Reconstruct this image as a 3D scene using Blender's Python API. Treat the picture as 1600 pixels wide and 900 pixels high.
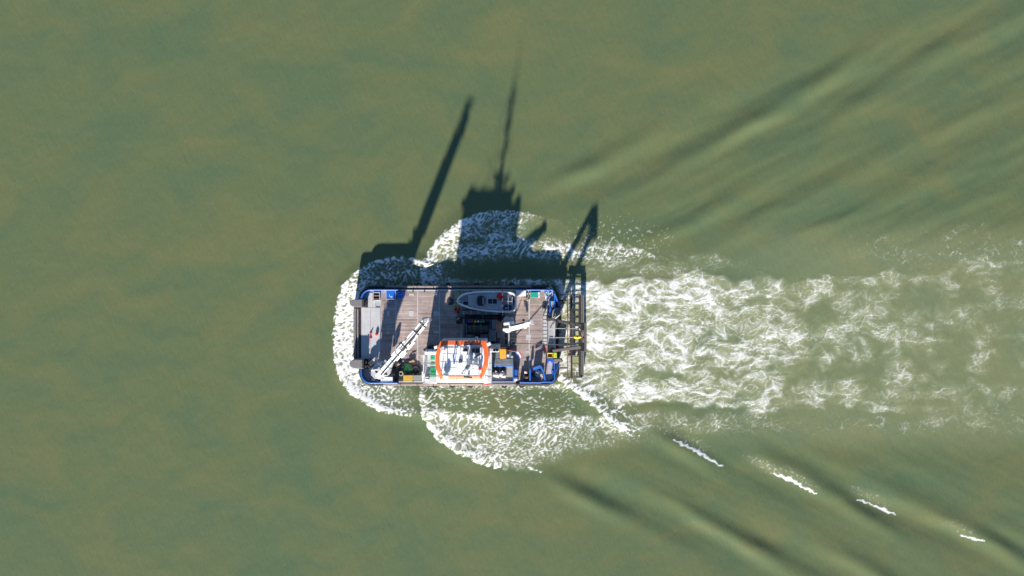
import bpy, bmesh, math, random
import numpy as np
from mathutils import Vector, Matrix

for o in list(bpy.data.objects): bpy.data.objects.remove(o)
scene = bpy.context.scene
COL = scene.collection
R = math.radians
random.seed(4)

# ---------------------------------------------------------------- camera, sky, sun, exposure
CAM_H = 86.0                     # drone height above the water
PPM = 12.5                       # photo pixels per metre at water level
SUN_EL, SUN_AZ = 24.0, 188.3     # low sun, behind the lower edge of the picture
cam_d = bpy.data.cameras.new('camera'); cam = bpy.data.objects.new('camera', cam_d); COL.objects.link(cam)
cam.location = (0, 0, CAM_H)
cam_d.sensor_width = 36; cam_d.lens = 18 / (64.0 / CAM_H); cam_d.clip_end = 20000
scene.camera = cam

world = bpy.data.worlds.new('World'); scene.world = world; world.use_nodes = True
wn = world.node_tree.nodes; wl = world.node_tree.links
sky = wn.new('ShaderNodeTexSky'); sky.sky_type = 'NISHITA'; sky.sun_disc = False
sky.sun_elevation = R(SUN_EL); sky.sun_rotation = R(SUN_AZ); sky.air_density = 1.0; sky.dust_density = 0.; sky.ozone_density = 6.
bg = wn['Background']; wl.new(sky.outputs[0], bg.inputs[0]); bg.inputs[1].default_value = 0.072

sd = bpy.data.lights.new('sun', 'SUN'); sun = bpy.data.objects.new('sun', sd); COL.objects.link(sun)
sd.energy = 5.0; sd.angle = R(1.5); sd.color = (1.0, .93, .85)
_ts = Vector((math.sin(R(SUN_AZ)) * math.cos(R(SUN_EL)), math.cos(R(SUN_AZ)) * math.cos(R(SUN_EL)), math.sin(R(SUN_EL))))
sun.rotation_euler = (-_ts).to_track_quat('-Z', 'Y').to_euler(); sun.location = _ts * 200

vs = scene.view_settings
vs.view_transform = 'Standard'; vs.look = 'None'; vs.gamma = 1; vs.exposure = 0.95; vs.use_curve_mapping = False

# ---------------------------------------------------------------- materials
MATS = {}
def _nodes(name):
    m = bpy.data.materials.new(name); m.use_nodes = True
    n = m.node_tree.nodes; l = m.node_tree.links
    return m, n, l, n['Principled BSDF']

def paint(name, rgb, rough=.5, var=.16, scale=2.2, metal=0., wear=None, wear_amt=.5, bump=.0, stretch=(1, 1, 1)):
    """painted / plain surface with grime, and an optional worn-through colour in blotches"""
    if name in MATS: return MATS[name]
    m, n, l, b = _nodes(name)
    tc = n.new('ShaderNodeTexCoord'); mp = n.new('ShaderNodeMapping'); mp.inputs['Scale'].default_value = stretch
    l.new(tc.outputs['Object'], mp.inputs[0])
    nz = n.new('ShaderNodeTexNoise'); nz.inputs['Scale'].default_value = scale; nz.inputs['Detail'].default_value = 6; nz.inputs['Roughness'].default_value = .65
    l.new(mp.outputs[0], nz.inputs['Vector'])
    rp = n.new('ShaderNodeValToRGB'); rp.color_ramp.elements[0].position = .3; rp.color_ramp.elements[1].position = .7
    d = [c * (1 - var) for c in rgb]; t = [min(1, c * (1 + var * .6)) for c in rgb]
    rp.color_ramp.elements[0].color = (*d, 1); rp.color_ramp.elements[1].color = (*t, 1)
    l.new(nz.outputs[0], rp.inputs[0]); src = rp.outputs[0]
    if wear:
        n2 = n.new('ShaderNodeTexNoise'); n2.inputs['Scale'].default_value = scale * 2.7; n2.inputs['Detail'].default_value = 8; n2.inputs['Roughness'].default_value = .7
        l.new(mp.outputs[0], n2.inputs['Vector'])
        r2 = n.new('ShaderNodeValToRGB'); r2.color_ramp.elements[0].position = .56; r2.color_ramp.elements[1].position = .66
        l.new(n2.outputs[0], r2.inputs[0])
        mul = n.new('ShaderNodeMath'); mul.operation = 'MULTIPLY'; mul.inputs[1].default_value = wear_amt; l.new(r2.outputs[0], mul.inputs[0])
        mx = n.new('ShaderNodeMixRGB'); l.new(mul.outputs[0], mx.inputs[0]); l.new(src, mx.inputs[1]); mx.inputs[2].default_value = (*wear, 1); src = mx.outputs[0]
    l.new(src, b.inputs['Base Color']); b.inputs['Roughness'].default_value = rough; b.inputs['Metallic'].default_value = metal
    if bump:
        bp = n.new('ShaderNodeBump'); bp.inputs['Strength'].default_value = bump; bp.inputs['Distance'].default_value = .02
        l.new(nz.outputs[0], bp.inputs['Height']); l.new(bp.outputs[0], b.inputs['Normal'])
    MATS[name] = m; return m

RUST = (.16, .07, .035)
M_white = paint('white_paint', (.78, .78, .76), .35, .08, wear=(.45, .40, .34), wear_amt=.35)
M_roof = paint('roof_white', (.74, .76, .77), .45, .07, 1.3, wear=(.5, .49, .46), wear_amt=.3)
M_orange = paint('orange_paint', (.80, .15, .03), .45, .12, 1.6, wear=(.55, .12, .04), wear_amt=.5)
M_blue = paint('blue_paint', (.022, .13, .46), .38, .18, wear=(.05, .09, .16), wear_amt=.5)
M_navy = paint('hull_navy', (.012, .022, .055), .4, .2)
M_rubber = paint('rubber_black', (.016, .017, .02), .75, .3, 3, bump=.3)
M_rubgrey = paint('rubber_grey', (.19, .18, .175), .85, .22, 3, wear=(.24, .22, .2), wear_amt=.5, bump=.4)
M_strake = paint('dusty_timber', (.34, .26, .22), .85, .25, 2.5, wear=(.13, .1, .09), wear_amt=.7, bump=.4, stretch=(.4, 2, 2))
M_steelgrey = paint('deck_grey', (.40, .41, .42), .6, .12, 1.4, wear=(.30, .25, .2), wear_amt=.4)
M_platelt = paint('plate_light', (.50, .50, .49), .6, .10, 1.2, wear=(.36, .31, .26), wear_amt=.5, bump=.15)
M_darksteel = paint('dark_steel', (.035, .034, .036), .55, .3, 3, wear=RUST, wear_amt=.5)
M_machine = paint('machinery_blue_grey', (.13, .16, .19), .5, .25, 2, wear=(.06, .06, .06), wear_amt=.6)
M_machdark = paint('machinery_dark', (.035, .037, .042), .55, .35, 3, wear=RUST, wear_amt=.35)
M_alu = paint('aluminium', (.52, .52, .52), .38, .12, 2, metal=.5)
M_alud = paint('tender_deck_grey', (.40, .405, .42), .7, .14, 2.5, wear=(.3, .29, .28), wear_amt=.35)
M_gunwale = paint('tender_fender', (.78, .75, .71), .7, .12, 3, wear=(.35, .32, .28), wear_amt=.35)
M_rustbeam = paint('weathered_beam', (.12, .105, .095), .7, .25, 2.5, wear=RUST, wear_amt=.6, bump=.2)
M_yellow = paint('yellow_plastic', (.78, .62, .02), .45, .12)
M_ochre = paint('ochre_panel', (.58, .36, .045), .55, .15, 3)
M_amber = paint('amber_box', (.78, .36, .02), .45, .12)
M_lime = paint('lime_plastic', (.48, .58, .03), .5, .15)
M_crateblue = paint('crate_blue', (.03, .09, .62), .45, .12)
M_binblue = paint('bin_blue', (.012, .14, .55), .4, .12)
M_greengrate = paint('green_grating', (.02, .33, .14), .6, .2, 6)
M_teal = paint('teal_box', (.02, .36, .26), .5, .12)
M_hose = paint('green_hose', (.02, .12, .05), .5, .25, 6)
M_tarp = paint('grey_green_panel', (.27, .29, .24), .7, .15, 3)
M_olive = paint('olive_box', (.30, .33, .17), .65, .15, 3)
M_red = paint('red_paint', (.70, .02, .02), .45, .12)
M_pink = paint('faded_red', (.62, .16, .11), .6, .2, 5, wear=(.7, .6, .5), wear_amt=.6)
M_bag = paint('big_bag', (.56, .50, .47), .85, .16, 2.5, bump=.6)
M_rope = paint('pale_blue_rope', (.42, .55, .66), .8, .3, 9)
M_ropeb = paint('beige_rope', (.50, .43, .34), .85, .25, 9)
M_chain = paint('chain_steel', (.08, .08, .085), .5, .3, 6, metal=.4)
M_sand = paint('skip_floor', (.36, .335, .30), .85, .16, 2.5, wear=(.16, .14, .12), wear_amt=.6, bump=.3)
M_black = paint('black_gear', (.02, .02, .022), .5, .3, 4)
M_flagred = paint('flag_red', (.62, .03, .03), .8, .06); M_flagwhite = paint('flag_white', (.8, .8, .8), .8, .04); M_flagblue = paint('flag_blue', (.03, .12, .48), .8, .06)
M_cable = paint('wire_rope', (.12, .11, .10), .5, .3, 8, metal=.5)
M_cablel = paint('bright_wire', (.42, .37, .34), .5, .2, 8)
M_wood = paint('bare_timber', (.45, .30, .17), .8, .2, 4, stretch=(.5, 3, 3))

def glass(name, rgb):
    m, n, l, b = _nodes(name); b.inputs['Base Color'].default_value = (*rgb, 1); b.inputs['Roughness'].default_value = .06; b.inputs['IOR'].default_value = 1.5
    return m
M_glass = glass('window_glass', (.015, .05, .055)); M_glassd = glass('tinted_glass', (.02, .022, .025))

def planking_mat():
    m, n, l, b = _nodes('deck_timber')
    at = n.new('ShaderNodeAttribute'); at.attribute_name = 'tint'
    tc = n.new('ShaderNodeTexCoord'); mp = n.new('ShaderNodeMapping'); mp.inputs['Scale'].default_value = (.55, 9, 9); l.new(tc.outputs['Object'], mp.inputs[0])
    nz = n.new('ShaderNodeTexNoise'); nz.inputs['Scale'].default_value = 1.6; nz.inputs['Detail'].default_value = 7; nz.inputs['Roughness'].default_value = .7; l.new(mp.outputs[0], nz.inputs['Vector'])
    n2 = n.new('ShaderNodeTexNoise'); n2.inputs['Scale'].default_value = .55; n2.inputs['Detail'].default_value = 9; n2.inputs['Roughness'].default_value = .68; l.new(tc.outputs['Object'], n2.inputs['Vector'])
    rp = n.new('ShaderNodeValToRGB'); rp.color_ramp.elements[0].position = .28; rp.color_ramp.elements[1].position = .72
    rp.color_ramp.elements[0].color = (.325, .255, .222, 1); rp.color_ramp.elements[1].color = (.56, .46, .415, 1); l.new(nz.outputs[0], rp.inputs[0])
    mu = n.new('ShaderNodeMixRGB'); mu.blend_type = 'MULTIPLY'; mu.inputs[0].default_value = 1; l.new(rp.outputs[0], mu.inputs[1]); l.new(at.outputs['Color'], mu.inputs[2])
    r2 = n.new('ShaderNodeValToRGB'); r2.color_ramp.elements[0].position = .35; r2.color_ramp.elements[1].position = .65
    r2.color_ramp.elements[0].color = (.66, .63, .62, 1); r2.color_ramp.elements[1].color = (1.1, 1.08, 1.06, 1); l.new(n2.outputs[0], r2.inputs[0])
    m2 = n.new('ShaderNodeMixRGB'); m2.blend_type = 'MULTIPLY'; m2.inputs[0].default_value = 1; l.new(mu.outputs[0], m2.inputs[1]); l.new(r2.outputs[0], m2.inputs[2])
    l.new(m2.outputs[0], b.inputs['Base Color']); b.inputs['Roughness'].default_value = .8
    bp = n.new('ShaderNodeBump'); bp.inputs['Strength'].default_value = .3; bp.inputs['Distance'].default_value = .01; l.new(nz.outputs[0], bp.inputs['Height']); l.new(bp.outputs[0], b.inputs['Normal'])
    return m
M_plank = planking_mat()

def water_mat():
    m, n, l, b = _nodes('water')
    at = n.new('ShaderNodeAttribute'); at.attribute_name = 'wake'
    sp = n.new('ShaderNodeSeparateColor'); l.new(at.outputs['Color'], sp.inputs[0])
    tc = n.new('ShaderNodeTexCoord')
    # silt
    rp = n.new('ShaderNodeValToRGB'); e = rp.color_ramp.elements
    e[0].position = .0; e[0].color = (.092, .136, .068, 1); e[1].position = 1.; e[1].color = (.138, .151, .066, 1)
    k = e.new(.5); k.color = (.113, .145, .066, 1)
    l.new(sp.outputs['Blue'], rp.inputs[0])
    # aerated water
    ma = n.new('ShaderNodeMixRGB'); ma.inputs[2].default_value = (.385, .40, .225, 1); l.new(rp.outputs[0], ma.inputs[1])
    am = n.new('ShaderNodeMath'); am.operation = 'MULTIPLY'; am.inputs[1].default_value = .7; l.new(sp.outputs['Green'], am.inputs[0]); l.new(am.outputs[0], ma.inputs[0])
    # foam with a fine bubble texture
    fn = n.new('ShaderNodeTexNoise'); fn.inputs['Scale'].default_value = 4.2; fn.inputs['Detail'].default_value = 5; fn.inputs['Roughness'].default_value = .7; l.new(tc.outputs['Object'], fn.inputs['Vector'])
    s1 = n.new('ShaderNodeMath'); s1.operation = 'MULTIPLY_ADD'; s1.inputs[1].default_value = .7; s1.inputs[2].default_value = -.36; l.new(fn.outputs[0], s1.inputs[0])
    s2 = n.new('ShaderNodeMath'); s2.operation = 'MULTIPLY_ADD'; s2.inputs[1].default_value = 1.0; l.new(sp.outputs['Red'], s2.inputs[0])
    # noise only bites where there is some foam
    g = n.new('ShaderNodeMath'); g.operation = 'MULTIPLY'; l.new(s1.outputs[0], g.inputs[0])
    gm = n.new('ShaderNodeMapRange'); gm.inputs['From Min'].default_value = .02; gm.inputs['From Max'].default_value = .3; l.new(sp.outputs['Red'], gm.inputs['Value']); l.new(gm.outputs[0], g.inputs[1])
    l.new(g.outputs[0], s2.inputs[2])
    fr = n.new('ShaderNodeMapRange'); fr.interpolation_type = 'SMOOTHSTEP'; fr.inputs['From Min'].default_value = .0; fr.inputs['From Max'].default_value = 1.0; l.new(s2.outputs[0], fr.inputs['Value'])
    mf = n.new('ShaderNodeMixRGB'); mf.inputs[2].default_value = (.86, .855, .81, 1); l.new(ma.outputs[0], mf.inputs[1]); l.new(fr.outputs[0], mf.inputs[0])
    l.new(mf.outputs[0], b.inputs['Base Color'])
    rr = n.new('ShaderNodeMapRange'); rr.inputs['To Min'].default_value = .22; rr.inputs['To Max'].default_value = .9; l.new(fr.outputs[0], rr.inputs['Value']); l.new(rr.outputs[0], b.inputs['Roughness'])
    b.inputs['IOR'].default_value = 1.33
    # wind ripples
    mp = n.new('ShaderNodeMapping'); mp.inputs['Scale'].default_value = (2.6, .8, 1); mp.inputs['Rotation'].default_value = (0, 0, R(-10)); l.new(tc.outputs['Object'], mp.inputs[0])
    rn = n.new('ShaderNodeTexNoise'); rn.inputs['Scale'].default_value = 1.0; rn.inputs['Detail'].default_value = 4; rn.inputs['Distortion'].default_value = .6; l.new(mp.outputs[0], rn.inputs['Vector'])
    bp = n.new('ShaderNodeBump'); bp.inputs['Strength'].default_value = .55; bp.inputs['Distance'].default_value = .08; l.new(rn.outputs[0], bp.inputs['Height'])
    b2 = n.new('ShaderNodeBump'); b2.inputs['Strength'].default_value = .5; b2.inputs['Distance'].default_value = .06
    fm = n.new('ShaderNodeMath'); fm.operation = 'MULTIPLY'; l.new(fn.outputs[0], fm.inputs[0]); l.new(fr.outputs[0], fm.inputs[1])
    l.new(fm.outputs[0], b2.inputs['Height']); l.new(bp.outputs[0], b2.inputs['Normal']); l.new(b2.outputs[0], b.inputs['Normal'])
    return m
M_water = water_mat()

# ---------------------------------------------------------------- water fields
_rng = np.random.RandomState(7)
_PERM = _rng.permutation(4096)
_GA = _rng.rand(4096) * 2 * np.pi
_GX, _GY = np.cos(_GA), np.sin(_GA)

def perlin(x, y, seed=0):
    xi = np.floor(x).astype(np.int64); yi = np.floor(y).astype(np.int64)
    xf = x - xi; yf = y - yi
    def g(ix, iy, dx, dy):
        h = _PERM[(_PERM[(ix + seed * 131) & 4095] + iy) & 4095]
        return _GX[h] * dx + _GY[h] * dy
    u = xf * xf * xf * (xf * (xf * 6 - 15) + 10); v = yf * yf * yf * (yf * (yf * 6 - 15) + 10)
    a = g(xi, yi, xf, yf); b = g(xi + 1, yi, xf - 1, yf)
    c = g(xi, yi + 1, xf, yf - 1); d = g(xi + 1, yi + 1, xf - 1, yf - 1)
    return ((a + (b - a) * u) + ((c + (d - c) * u) - (a + (b - a) * u)) * v) * 1.5

def fbm(x, y, seed=0, oct=4, gain=.5):
    s = 0; a = 1; n = 0
    for i in range(oct):
        s = s + a * perlin(x, y, seed + i * 7); n += a; a *= gain; x = x * 2.03 + 11.3; y = y * 2.03 - 7.1
    return s / n

def sst(a, b, x):
    t = np.clip((x - a) / (b - a), 0, 1); return t * t * (3 - 2 * t)

def poly_d(pts, u, v):
    """distance to a polyline, arc parameter 0..1 and side (+ = right of travel, image axes)"""
    P = np.array(pts, float); seg = np.hypot(*(P[1:] - P[:-1]).T); cum = np.concatenate([[0], np.cumsum(seg)])
    best = np.full(u.shape, 1e9); t_ = np.zeros(u.shape); s_ = np.zeros(u.shape)
    for i in range(len(P) - 1):
        ax, ay = P[i]; bx, by = P[i + 1]; dx, dy = bx - ax, by - ay
        t = np.clip(((u - ax) * dx + (v - ay) * dy) / (dx * dx + dy * dy), 0, 1)
        ex, ey = u - ax - t * dx, v - ay - t * dy
        d = np.hypot(ex, ey); m = d < best
        best = np.where(m, d, best); t_ = np.where(m, (cum[i] + t * seg[i]) / cum[-1], t_)
        s_ = np.where(m, np.sign(dx * ey - dy * ex), s_)
    return best, t_, s_

def lin(x, xs, ys): return np.interp(x, xs, ys)

C1 = [(668,408),(650,403),(625,401),(598,403),(572,412),(548,428),(532,448),(524,480),(520,520),(521,560),(528,590),(545,614),(570,632),(600,646),(640,652),(672,650)]
C2 = [(653,449),(656,425),(663,402),(675,382),(695,362),(715,347),(740,336),(765,330),(795,329),(830,333),(870,345),(920,362)]
C3 = [(655,598),(656,620),(659,650),(668,670),(686,690),(710,706),(735,719),(760,728),(790,733),(830,738)]
C4 = [(872,590),(890,602),(908,616),(930,635),(955,657),(975,672),(993,683)]
CAPS = [[(1050,686),(1085,702),(1105,715),(1130,729)],[(1205,738),(1240,752),(1275,772)],[(1340,780),(1372,793),(1402,806)],[(1500,836),(1536,845)],[(822,730),(850,738)]]

def waves(u, v):
    """wake wave height in metres at photo-plan coordinates (12.5 units per metre)"""
    h = 0.0 * u
    wob = 13 * perlin(u / 190, v / 150, 41) + 3 * perlin(u / 50, v / 50, 42)
    def train(x0, y0, env_deg, crest_deg, wl, w0, w1, amp, sgn, ph, xa, xb):
        # crests at crest_deg to the track, staggered along a line at env_deg
        e = math.radians(env_deg); c = math.radians(crest_deg)
        dx, dy = u - x0, (v - y0) * sgn
        along = dx * math.cos(e) + dy * math.sin(e)
        off = -dx * math.sin(e) + dy * math.cos(e)
        n = -dx * math.sin(c) + dy * math.cos(c) + wob
        w = w0 + (w1 - w0) * np.clip(along / 800, 0, 1)
        env = np.exp(-(off / w) ** 2) * sst(xa, xa + 90, u) * (1 - .35 * sst(xb, xb + 500, u))
        p = 2 * np.pi * n / wl + ph
        return amp * env * (.75 + .6 * perlin(u / 110, v / 90, 43 + int(wl))) * (np.cos(p) + .2 * np.cos(2 * p))
    h = h + train(800, 322, 20.0, 32, 78, 28, 48, .25, -1, .6, 820, 1200)
    h = h + train(930, 400, 17, 28, 60, 34, 60, .10, -1, 2., 960, 1300)
    h = h + train(1050, 380, 11, 20, 46, 40, 80, .045, -1, 1., 1100, 1300)
    h = h + train(800, 726, 18.5, 33, 76, 24, 42, .24, 1, 1.5, 830, 1300)
    h = h + train(985, 668, 17.5, 33, 74, 22, 34, .26, 1, .5, 985, 1300)
    h = h + train(1040, 700, 12, 22, 56, 40, 60, .06, 1, 2.6, 1080, 1400)
    # fine ridges riding on the diverging waves, drawn out along the crests
    for sg, x0, y0 in ((-1, 800, 322), (1, 800, 726)):
        dx, dy = u - x0, (v - y0) * sg; c = math.radians(27)
        al, n = dx * math.cos(c) + dy * math.sin(c), -dx * math.sin(c) + dy * math.cos(c)
        ang = np.degrees(np.arctan2(dy, np.maximum(dx, 1)))
        wedge = sst(90, 260, dx) * sst(-12, 2, ang) * (1 - sst(22, 27, ang))
        h = h + (1.0 if sg < 0 else .55) * wedge * (.050 * perlin(al / 150, n / 27, 301 + sg) + .022 * perlin(al / 80, n / 13, 305 + sg) + .006 * perlin(al / 40, n / 7, 309 + sg))
    # bow waves: raised fronts
    d, t, s = poly_d(C1, u, v); ins = s < 0
    h = h + .16 * np.where(ins, np.exp(-((d - 5) / 11.) ** 2), np.exp(-((d + 5) / 11.) ** 2))
    d, t, s = poly_d(C2, u, v); ins = s > 0; a = .22 * sst(0, .08, t) * (1 - sst(.5, .9, t))
    h = h + a * np.where(ins, np.exp(-((d - 6) / 16.) ** 2), np.exp(-((d + 6) / 16.) ** 2))
    d, t, s = poly_d(C3, u, v); ins = s < 0; a = .22 * sst(0, .08, t) * (1 - sst(.5, .9, t))
    h = h + a * np.where(ins, np.exp(-((d - 6) / 16.) ** 2), np.exp(-((d + 6) / 16.) ** 2))
    d, t, s = poly_d(C4, u, v); ins = s < 0
    h = h + .2 * (1 - sst(.75, 1, t)) * np.where(ins, np.exp(-(d / 17.) ** 2), np.exp(-(d / 10.) ** 2))
    # open water: low swell
    h = h + .010 * perlin(u / 60 + v / 200, v / 40, 3) + .010 * perlin(u / 20 + v / 90, v / 32, 5) + .006 * perlin(u / 11, v / 22, 6)
    return h

def foam_fields(u, v):
    """-> foam density 0..1, aeration 0..1, foam height (m)"""
    # swirling warps
    wx = 16 * fbm(u / 70, v / 60, 11, 3); wy = 16 * fbm(u / 70, v / 60, 15, 3)
    wx2 = 4 * fbm(u / 20, v / 20, 21, 2); wy2 = 4 * fbm(u / 20, v / 20, 25, 2)
    U, V = u + wx + wx2, v + wy + wy2
    def ridge(sx, sy, seed, oct=3, sharp=1.0):
        r = 0; a = 1; n = 0; x, y = U / sx, V / sy
        for i in range(oct):
            r = r + a * (1 - np.clip(np.abs(perlin(x, y, seed + i)) * 2.2, 0, 1)); n += a; a *= .55
            x = x * 2.1 + 5; y = y * 2.1 - 3
        return (r / n) ** sharp
    fil = ridge(58, 22, 31)                       # long swirling filaments
    fil2 = ridge(25, 13, 51)
    cell = ridge(8.5, 7.5, 71, 2)                   # lacy cells
    gran = .5 + .5 * np.clip(fbm(U / 4.2, V / 4.2, 91, 3) * 1.6, -1, 1)
    blot = .5 + .5 * np.clip(fbm(u / 42 + wx / 40, v / 30 + wy / 30, 95, 3) * 1.9, -1, 1)
    blot2 = .5 + .5 * np.clip(fbm(U / 18, V / 12, 99, 3) * 1.7, -1, 1)
    patch = .5 + .5 * np.clip(perlin(u / 95, v / 60, 103) * 1.5, -1, 1)

    foam = 0 * u; aer = 0 * u; fh = 0 * u
    def thread(sx, sy, seed, w):
        return np.exp(-(perlin(U / sx, V / sy, seed) / w) ** 2)
    thr = np.maximum.reduce([thread(46, 19, 131, .045), .9 * thread(26, 14, 135, .06), .8 * thread(13, 9, 137, .08)])
    thr = thr * np.clip(.35 + 1.1 * gran * (.4 + .6 * fil2), 0, 1)
    def add(D, T, w=.16, w2=None):
        k = (T - T.mean()) / (T.std() + 1e-6)
        T = 1 / (1 + np.exp(-1.702 * k))           # flatten, so that D is the share covered
        return sst(1 - D - w, 1 - D + (w if w2 is None else w2), T) * sst(0, .06, D)
    # ---- 1 bow roll
    d, t, s = poly_d(C1, u + 3 * perlin(u / 9, v / 9, 61) + 2 * perlin(u / 4, v / 4, 62), v + 3 * perlin(u / 9 + 40, v / 9, 63)); ins = (s < 0)
    west = sst(.22, .36, t) * (1 - sst(.66, .76, t))
    north = 1 - sst(.22, .36, t); south = sst(.66, .76, t)
    D = west * (.96 - .35 * sst(22, 60, d)) + north * (.62 * np.exp(-(d / 7.) ** 2) + .28 + .28 * np.exp(-((d - 26) / 8.) ** 2)) \
        + south * (.92 * np.exp(-(d / 13.) ** 2) + .46 * sst(0, 10, d) )
    D = D * ins * sst(0, 3, d) * (u < 690) * (1 - sst(.93, 1., t)) * (1 - south * sst(590, 665, u) * .75)
    D = np.clip(D, 0, 1) * (v > 395) * (v < 655)
    T1 = .5 * gran + .5 * cell * .95
    f = add(D, T1, .18, .55); foam = np.maximum(foam, f); aer = np.maximum(aer, np.clip(D, 0, 1) * .7); fh = fh + .045 * f * gran
    # ---- 2 second wave, port (image top)
    d, t, s = poly_d(C2, u + 4 * perlin(u / 10, v / 10, 65), v + 4 * perlin(u / 10 + 9, v / 10, 66)); ins = s > 0
    front = np.exp(-(d / 26.) ** 2) * (1 - sst(.42, .62, t)) * ins * sst(0, 3, d)
    inside = ins * (v < 446) * (u > 655)
    lace = .42 * (1 - sst(790, 850, u)) * (1 - sst(372, 382, v)) * inside + .25 * inside * np.exp(-(d / 12.) ** 2) * (u > 720) * (1 - sst(840, 900, u))
    band = inside * np.exp(-((v - 391 + 4 * np.sin(u / 40)) / 17.) ** 2) * lin(u, [690, 740, 850, 900, 1000, 1100, 1180], [.5, .66, .6, .54, .46, .34, 0])
    hullside = .30 * inside * (v > 405) * (1 - sst(690, 740, u)) + inside * np.exp(-((v - 441) / 6.) ** 2) * lin(u, [690, 720, 770, 800, 880, 930], [.2, .32, .25, .55, .6, 0])
    D = np.clip(np.maximum.reduce([.95 * front, lace, band, hullside]), 0, 1)
    T2 = .30 * gran + .42 * cell + .28 * blot2
    f = add(D, T2, .12, .58); f = np.maximum(f, .75 * thr * sst(.05, .5, D)); foam = np.maximum(foam, f); aer = np.maximum(aer, .7 * D); fh = fh + .045 * f * gran
    # sparse speckle downstream of it
    D = .10 * sst(840, 920, u) * (1 - sst(960, 1120, u)) * np.exp(-((v - 372) / 34.) ** 2)
    foam = np.maximum(foam, .55 * add(D, .55 * gran + .45 * cell, .1))
    # ---- 3 second wave, starboard (image bottom)
    d, t, s = poly_d(C3, u + 4 * perlin(u / 10, v / 10, 67), v + 4 * perlin(u / 10 + 9, v / 10, 68)); ins = s < 0
    front = np.exp(-(d / lin(t, [0, .15, .3, .6, 1], [5, 10, 22, 17, 6])) ** 2) * (1 - sst(.68, .86, t)) * ins * sst(0, 3, d)
    inside = ins * (u > 655) * (v > 600)
    bot = lin(u, [660, 770, 900, 1000, 1100], [760, 752, 712, 698, 690])
    top = lin(u, [655, 680, 720, 800, 900, 960, 1100], [612, 636, 640, 648, 644, 648, 660]) + 5 * perlin(u / 14, v / 14, 69)
    reg = inside * sst(0, 9, v - top) * (1 - sst(-22, 12, v - bot))
    bodyD = reg * lin(u, [660, 780, 850, 930, 1010, 1090], [.66, .58, .50, .38, .22, 0]) * (.85 + .5 * (blot - .5)) + reg * .13 * np.exp(-((v - top - 12) / 12.) ** 2)
    streak = inside * (v < top + 4) * lin(u, [660, 700, 880, 940], [.24, .12, .10, 0])
    hullside = inside * np.exp(-((v - 604) / 5.) ** 2) * lin(u, [660, 760, 850, 900, 930], [.4, .42, .5, .6, 0])
    D = np.clip(np.maximum.reduce([.97 * front, bodyD, hullside]), 0, 1)
    T3 = .22 * gran + .56 * cell + .22 * blot2
    f = add(D, T3, .12, .60); f = np.maximum(f, .75 * thr * sst(.05, .5, D)); foam = np.maximum(foam, f); aer = np.maximum(aer, np.clip(1.25 * D, 0, 1) * (.55 + .5 * blot2)); fh = fh + .045 * f * gran
    # curved streaks between it and the hull
    ang = ridge(26, 7, 81, 2)
    foam = np.maximum(foam, .7 * add(np.clip(streak, 0, 1), .7 * ang + .3 * gran, .12)); aer = np.maximum(aer, .25 * streak)
    # ---- 4 stern quarter crest
    d, t, s = poly_d(C4, u + 4 * perlin(u / 9, v / 9, 73), v + 4 * perlin(u / 9 + 9, v / 9, 74)); ins = s < 0
    D = np.clip(np.where(ins, .98 * np.exp(-(d / 11.) ** 2), .98 * np.exp(-(d / 3.) ** 2)) * (1 - sst(.8, 1, t) * .55) * (t < 1), 0, 1)
    D = np.maximum(D, ins * .42 * np.exp(-(d / 40.) ** 2) * (u < 1000) * (u > 870) * (v > 600))
    f = add(D, .4 * gran + .3 * cell + .3 * fil2, .15, .5); foam = np.maximum(foam, f); aer = np.maximum(aer, .7 * D); fh = fh + .045 * f * gran
    # ---- 5 the churned wake
    top = lin(u, [872, 915, 960, 1100, 1300, 1500, 1700], [444, 430, 426, 428, 424, 404, 396]) + 9 * perlin(u / 26, v / 26, 75) + 16 * perlin(u / 75, .5 + v / 300, 175)
    bot = lin(u, [872, 915, 960, 1100, 1300, 1500, 1700], [596, 612, 640, 646, 646, 668, 676]) + 9 * perlin(u / 26 + 5, v / 26, 76) + 14 * perlin(u / 60, .5 + v / 300, 176)
    reg = sst(0, 14, v - top) * (1 - sst(-12, 4, v - bot)) * sst(866, 880, u)
    base = lin(u, [870, 960, 1060, 1150, 1250, 1350, 1450, 1600, 1700], [.66, .56, .48, .39, .28, .21, .17, .15, .13])
    rows = .17 * np.exp(-((v - 458) / 26.) ** 2) * (1 - sst(1250, 1450, u)) + .15 * np.exp(-((v - 528) / 24.) ** 2) * sst(900, 1000, u) * (1 - sst(1350, 1550, u)) \
        + .20 * np.exp(-((v - 618) / 20.) ** 2) * (1 - sst(1150, 1400, u)) + .05 * np.exp(-((v - 440) / 40.) ** 2) * sst(1300, 1450, u) \
        - .10 * np.exp(-((v - 580) / 16.) ** 2) - .08 * np.exp(-((v - 495) / 14.) ** 2)
    D = np.clip(reg * (base + rows * (.6 + .4 * base / .6) + (.22 + .50 * base) * (blot - .5) + .22 * (patch - .5)), 0, 1)
    T5 = .46 * fil + .26 * fil2 + .14 * cell + .14 * gran
    clump = add(D * lin(u, [900, 1100, 1400], [.78, .66, .5]), T5, .10, .80)
    tl = thr * reg * sst(.02, .5, D + .30 * (blot - .5)) * lin(u, [900, 1300, 1600], [.95, .85, .8])
    f = 1 - (1 - .95 * clump) * (1 - .8 * tl)
    soft = add(D, .45 * blot2 + .35 * fil + .2 * blot, .40)           # milky foam below the filaments
    near = 1 - sst(1000, 1450, u)
    foam = np.maximum(foam, 1 - (1 - f) * (1 - soft * (.14 + .16 * near)))
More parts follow.
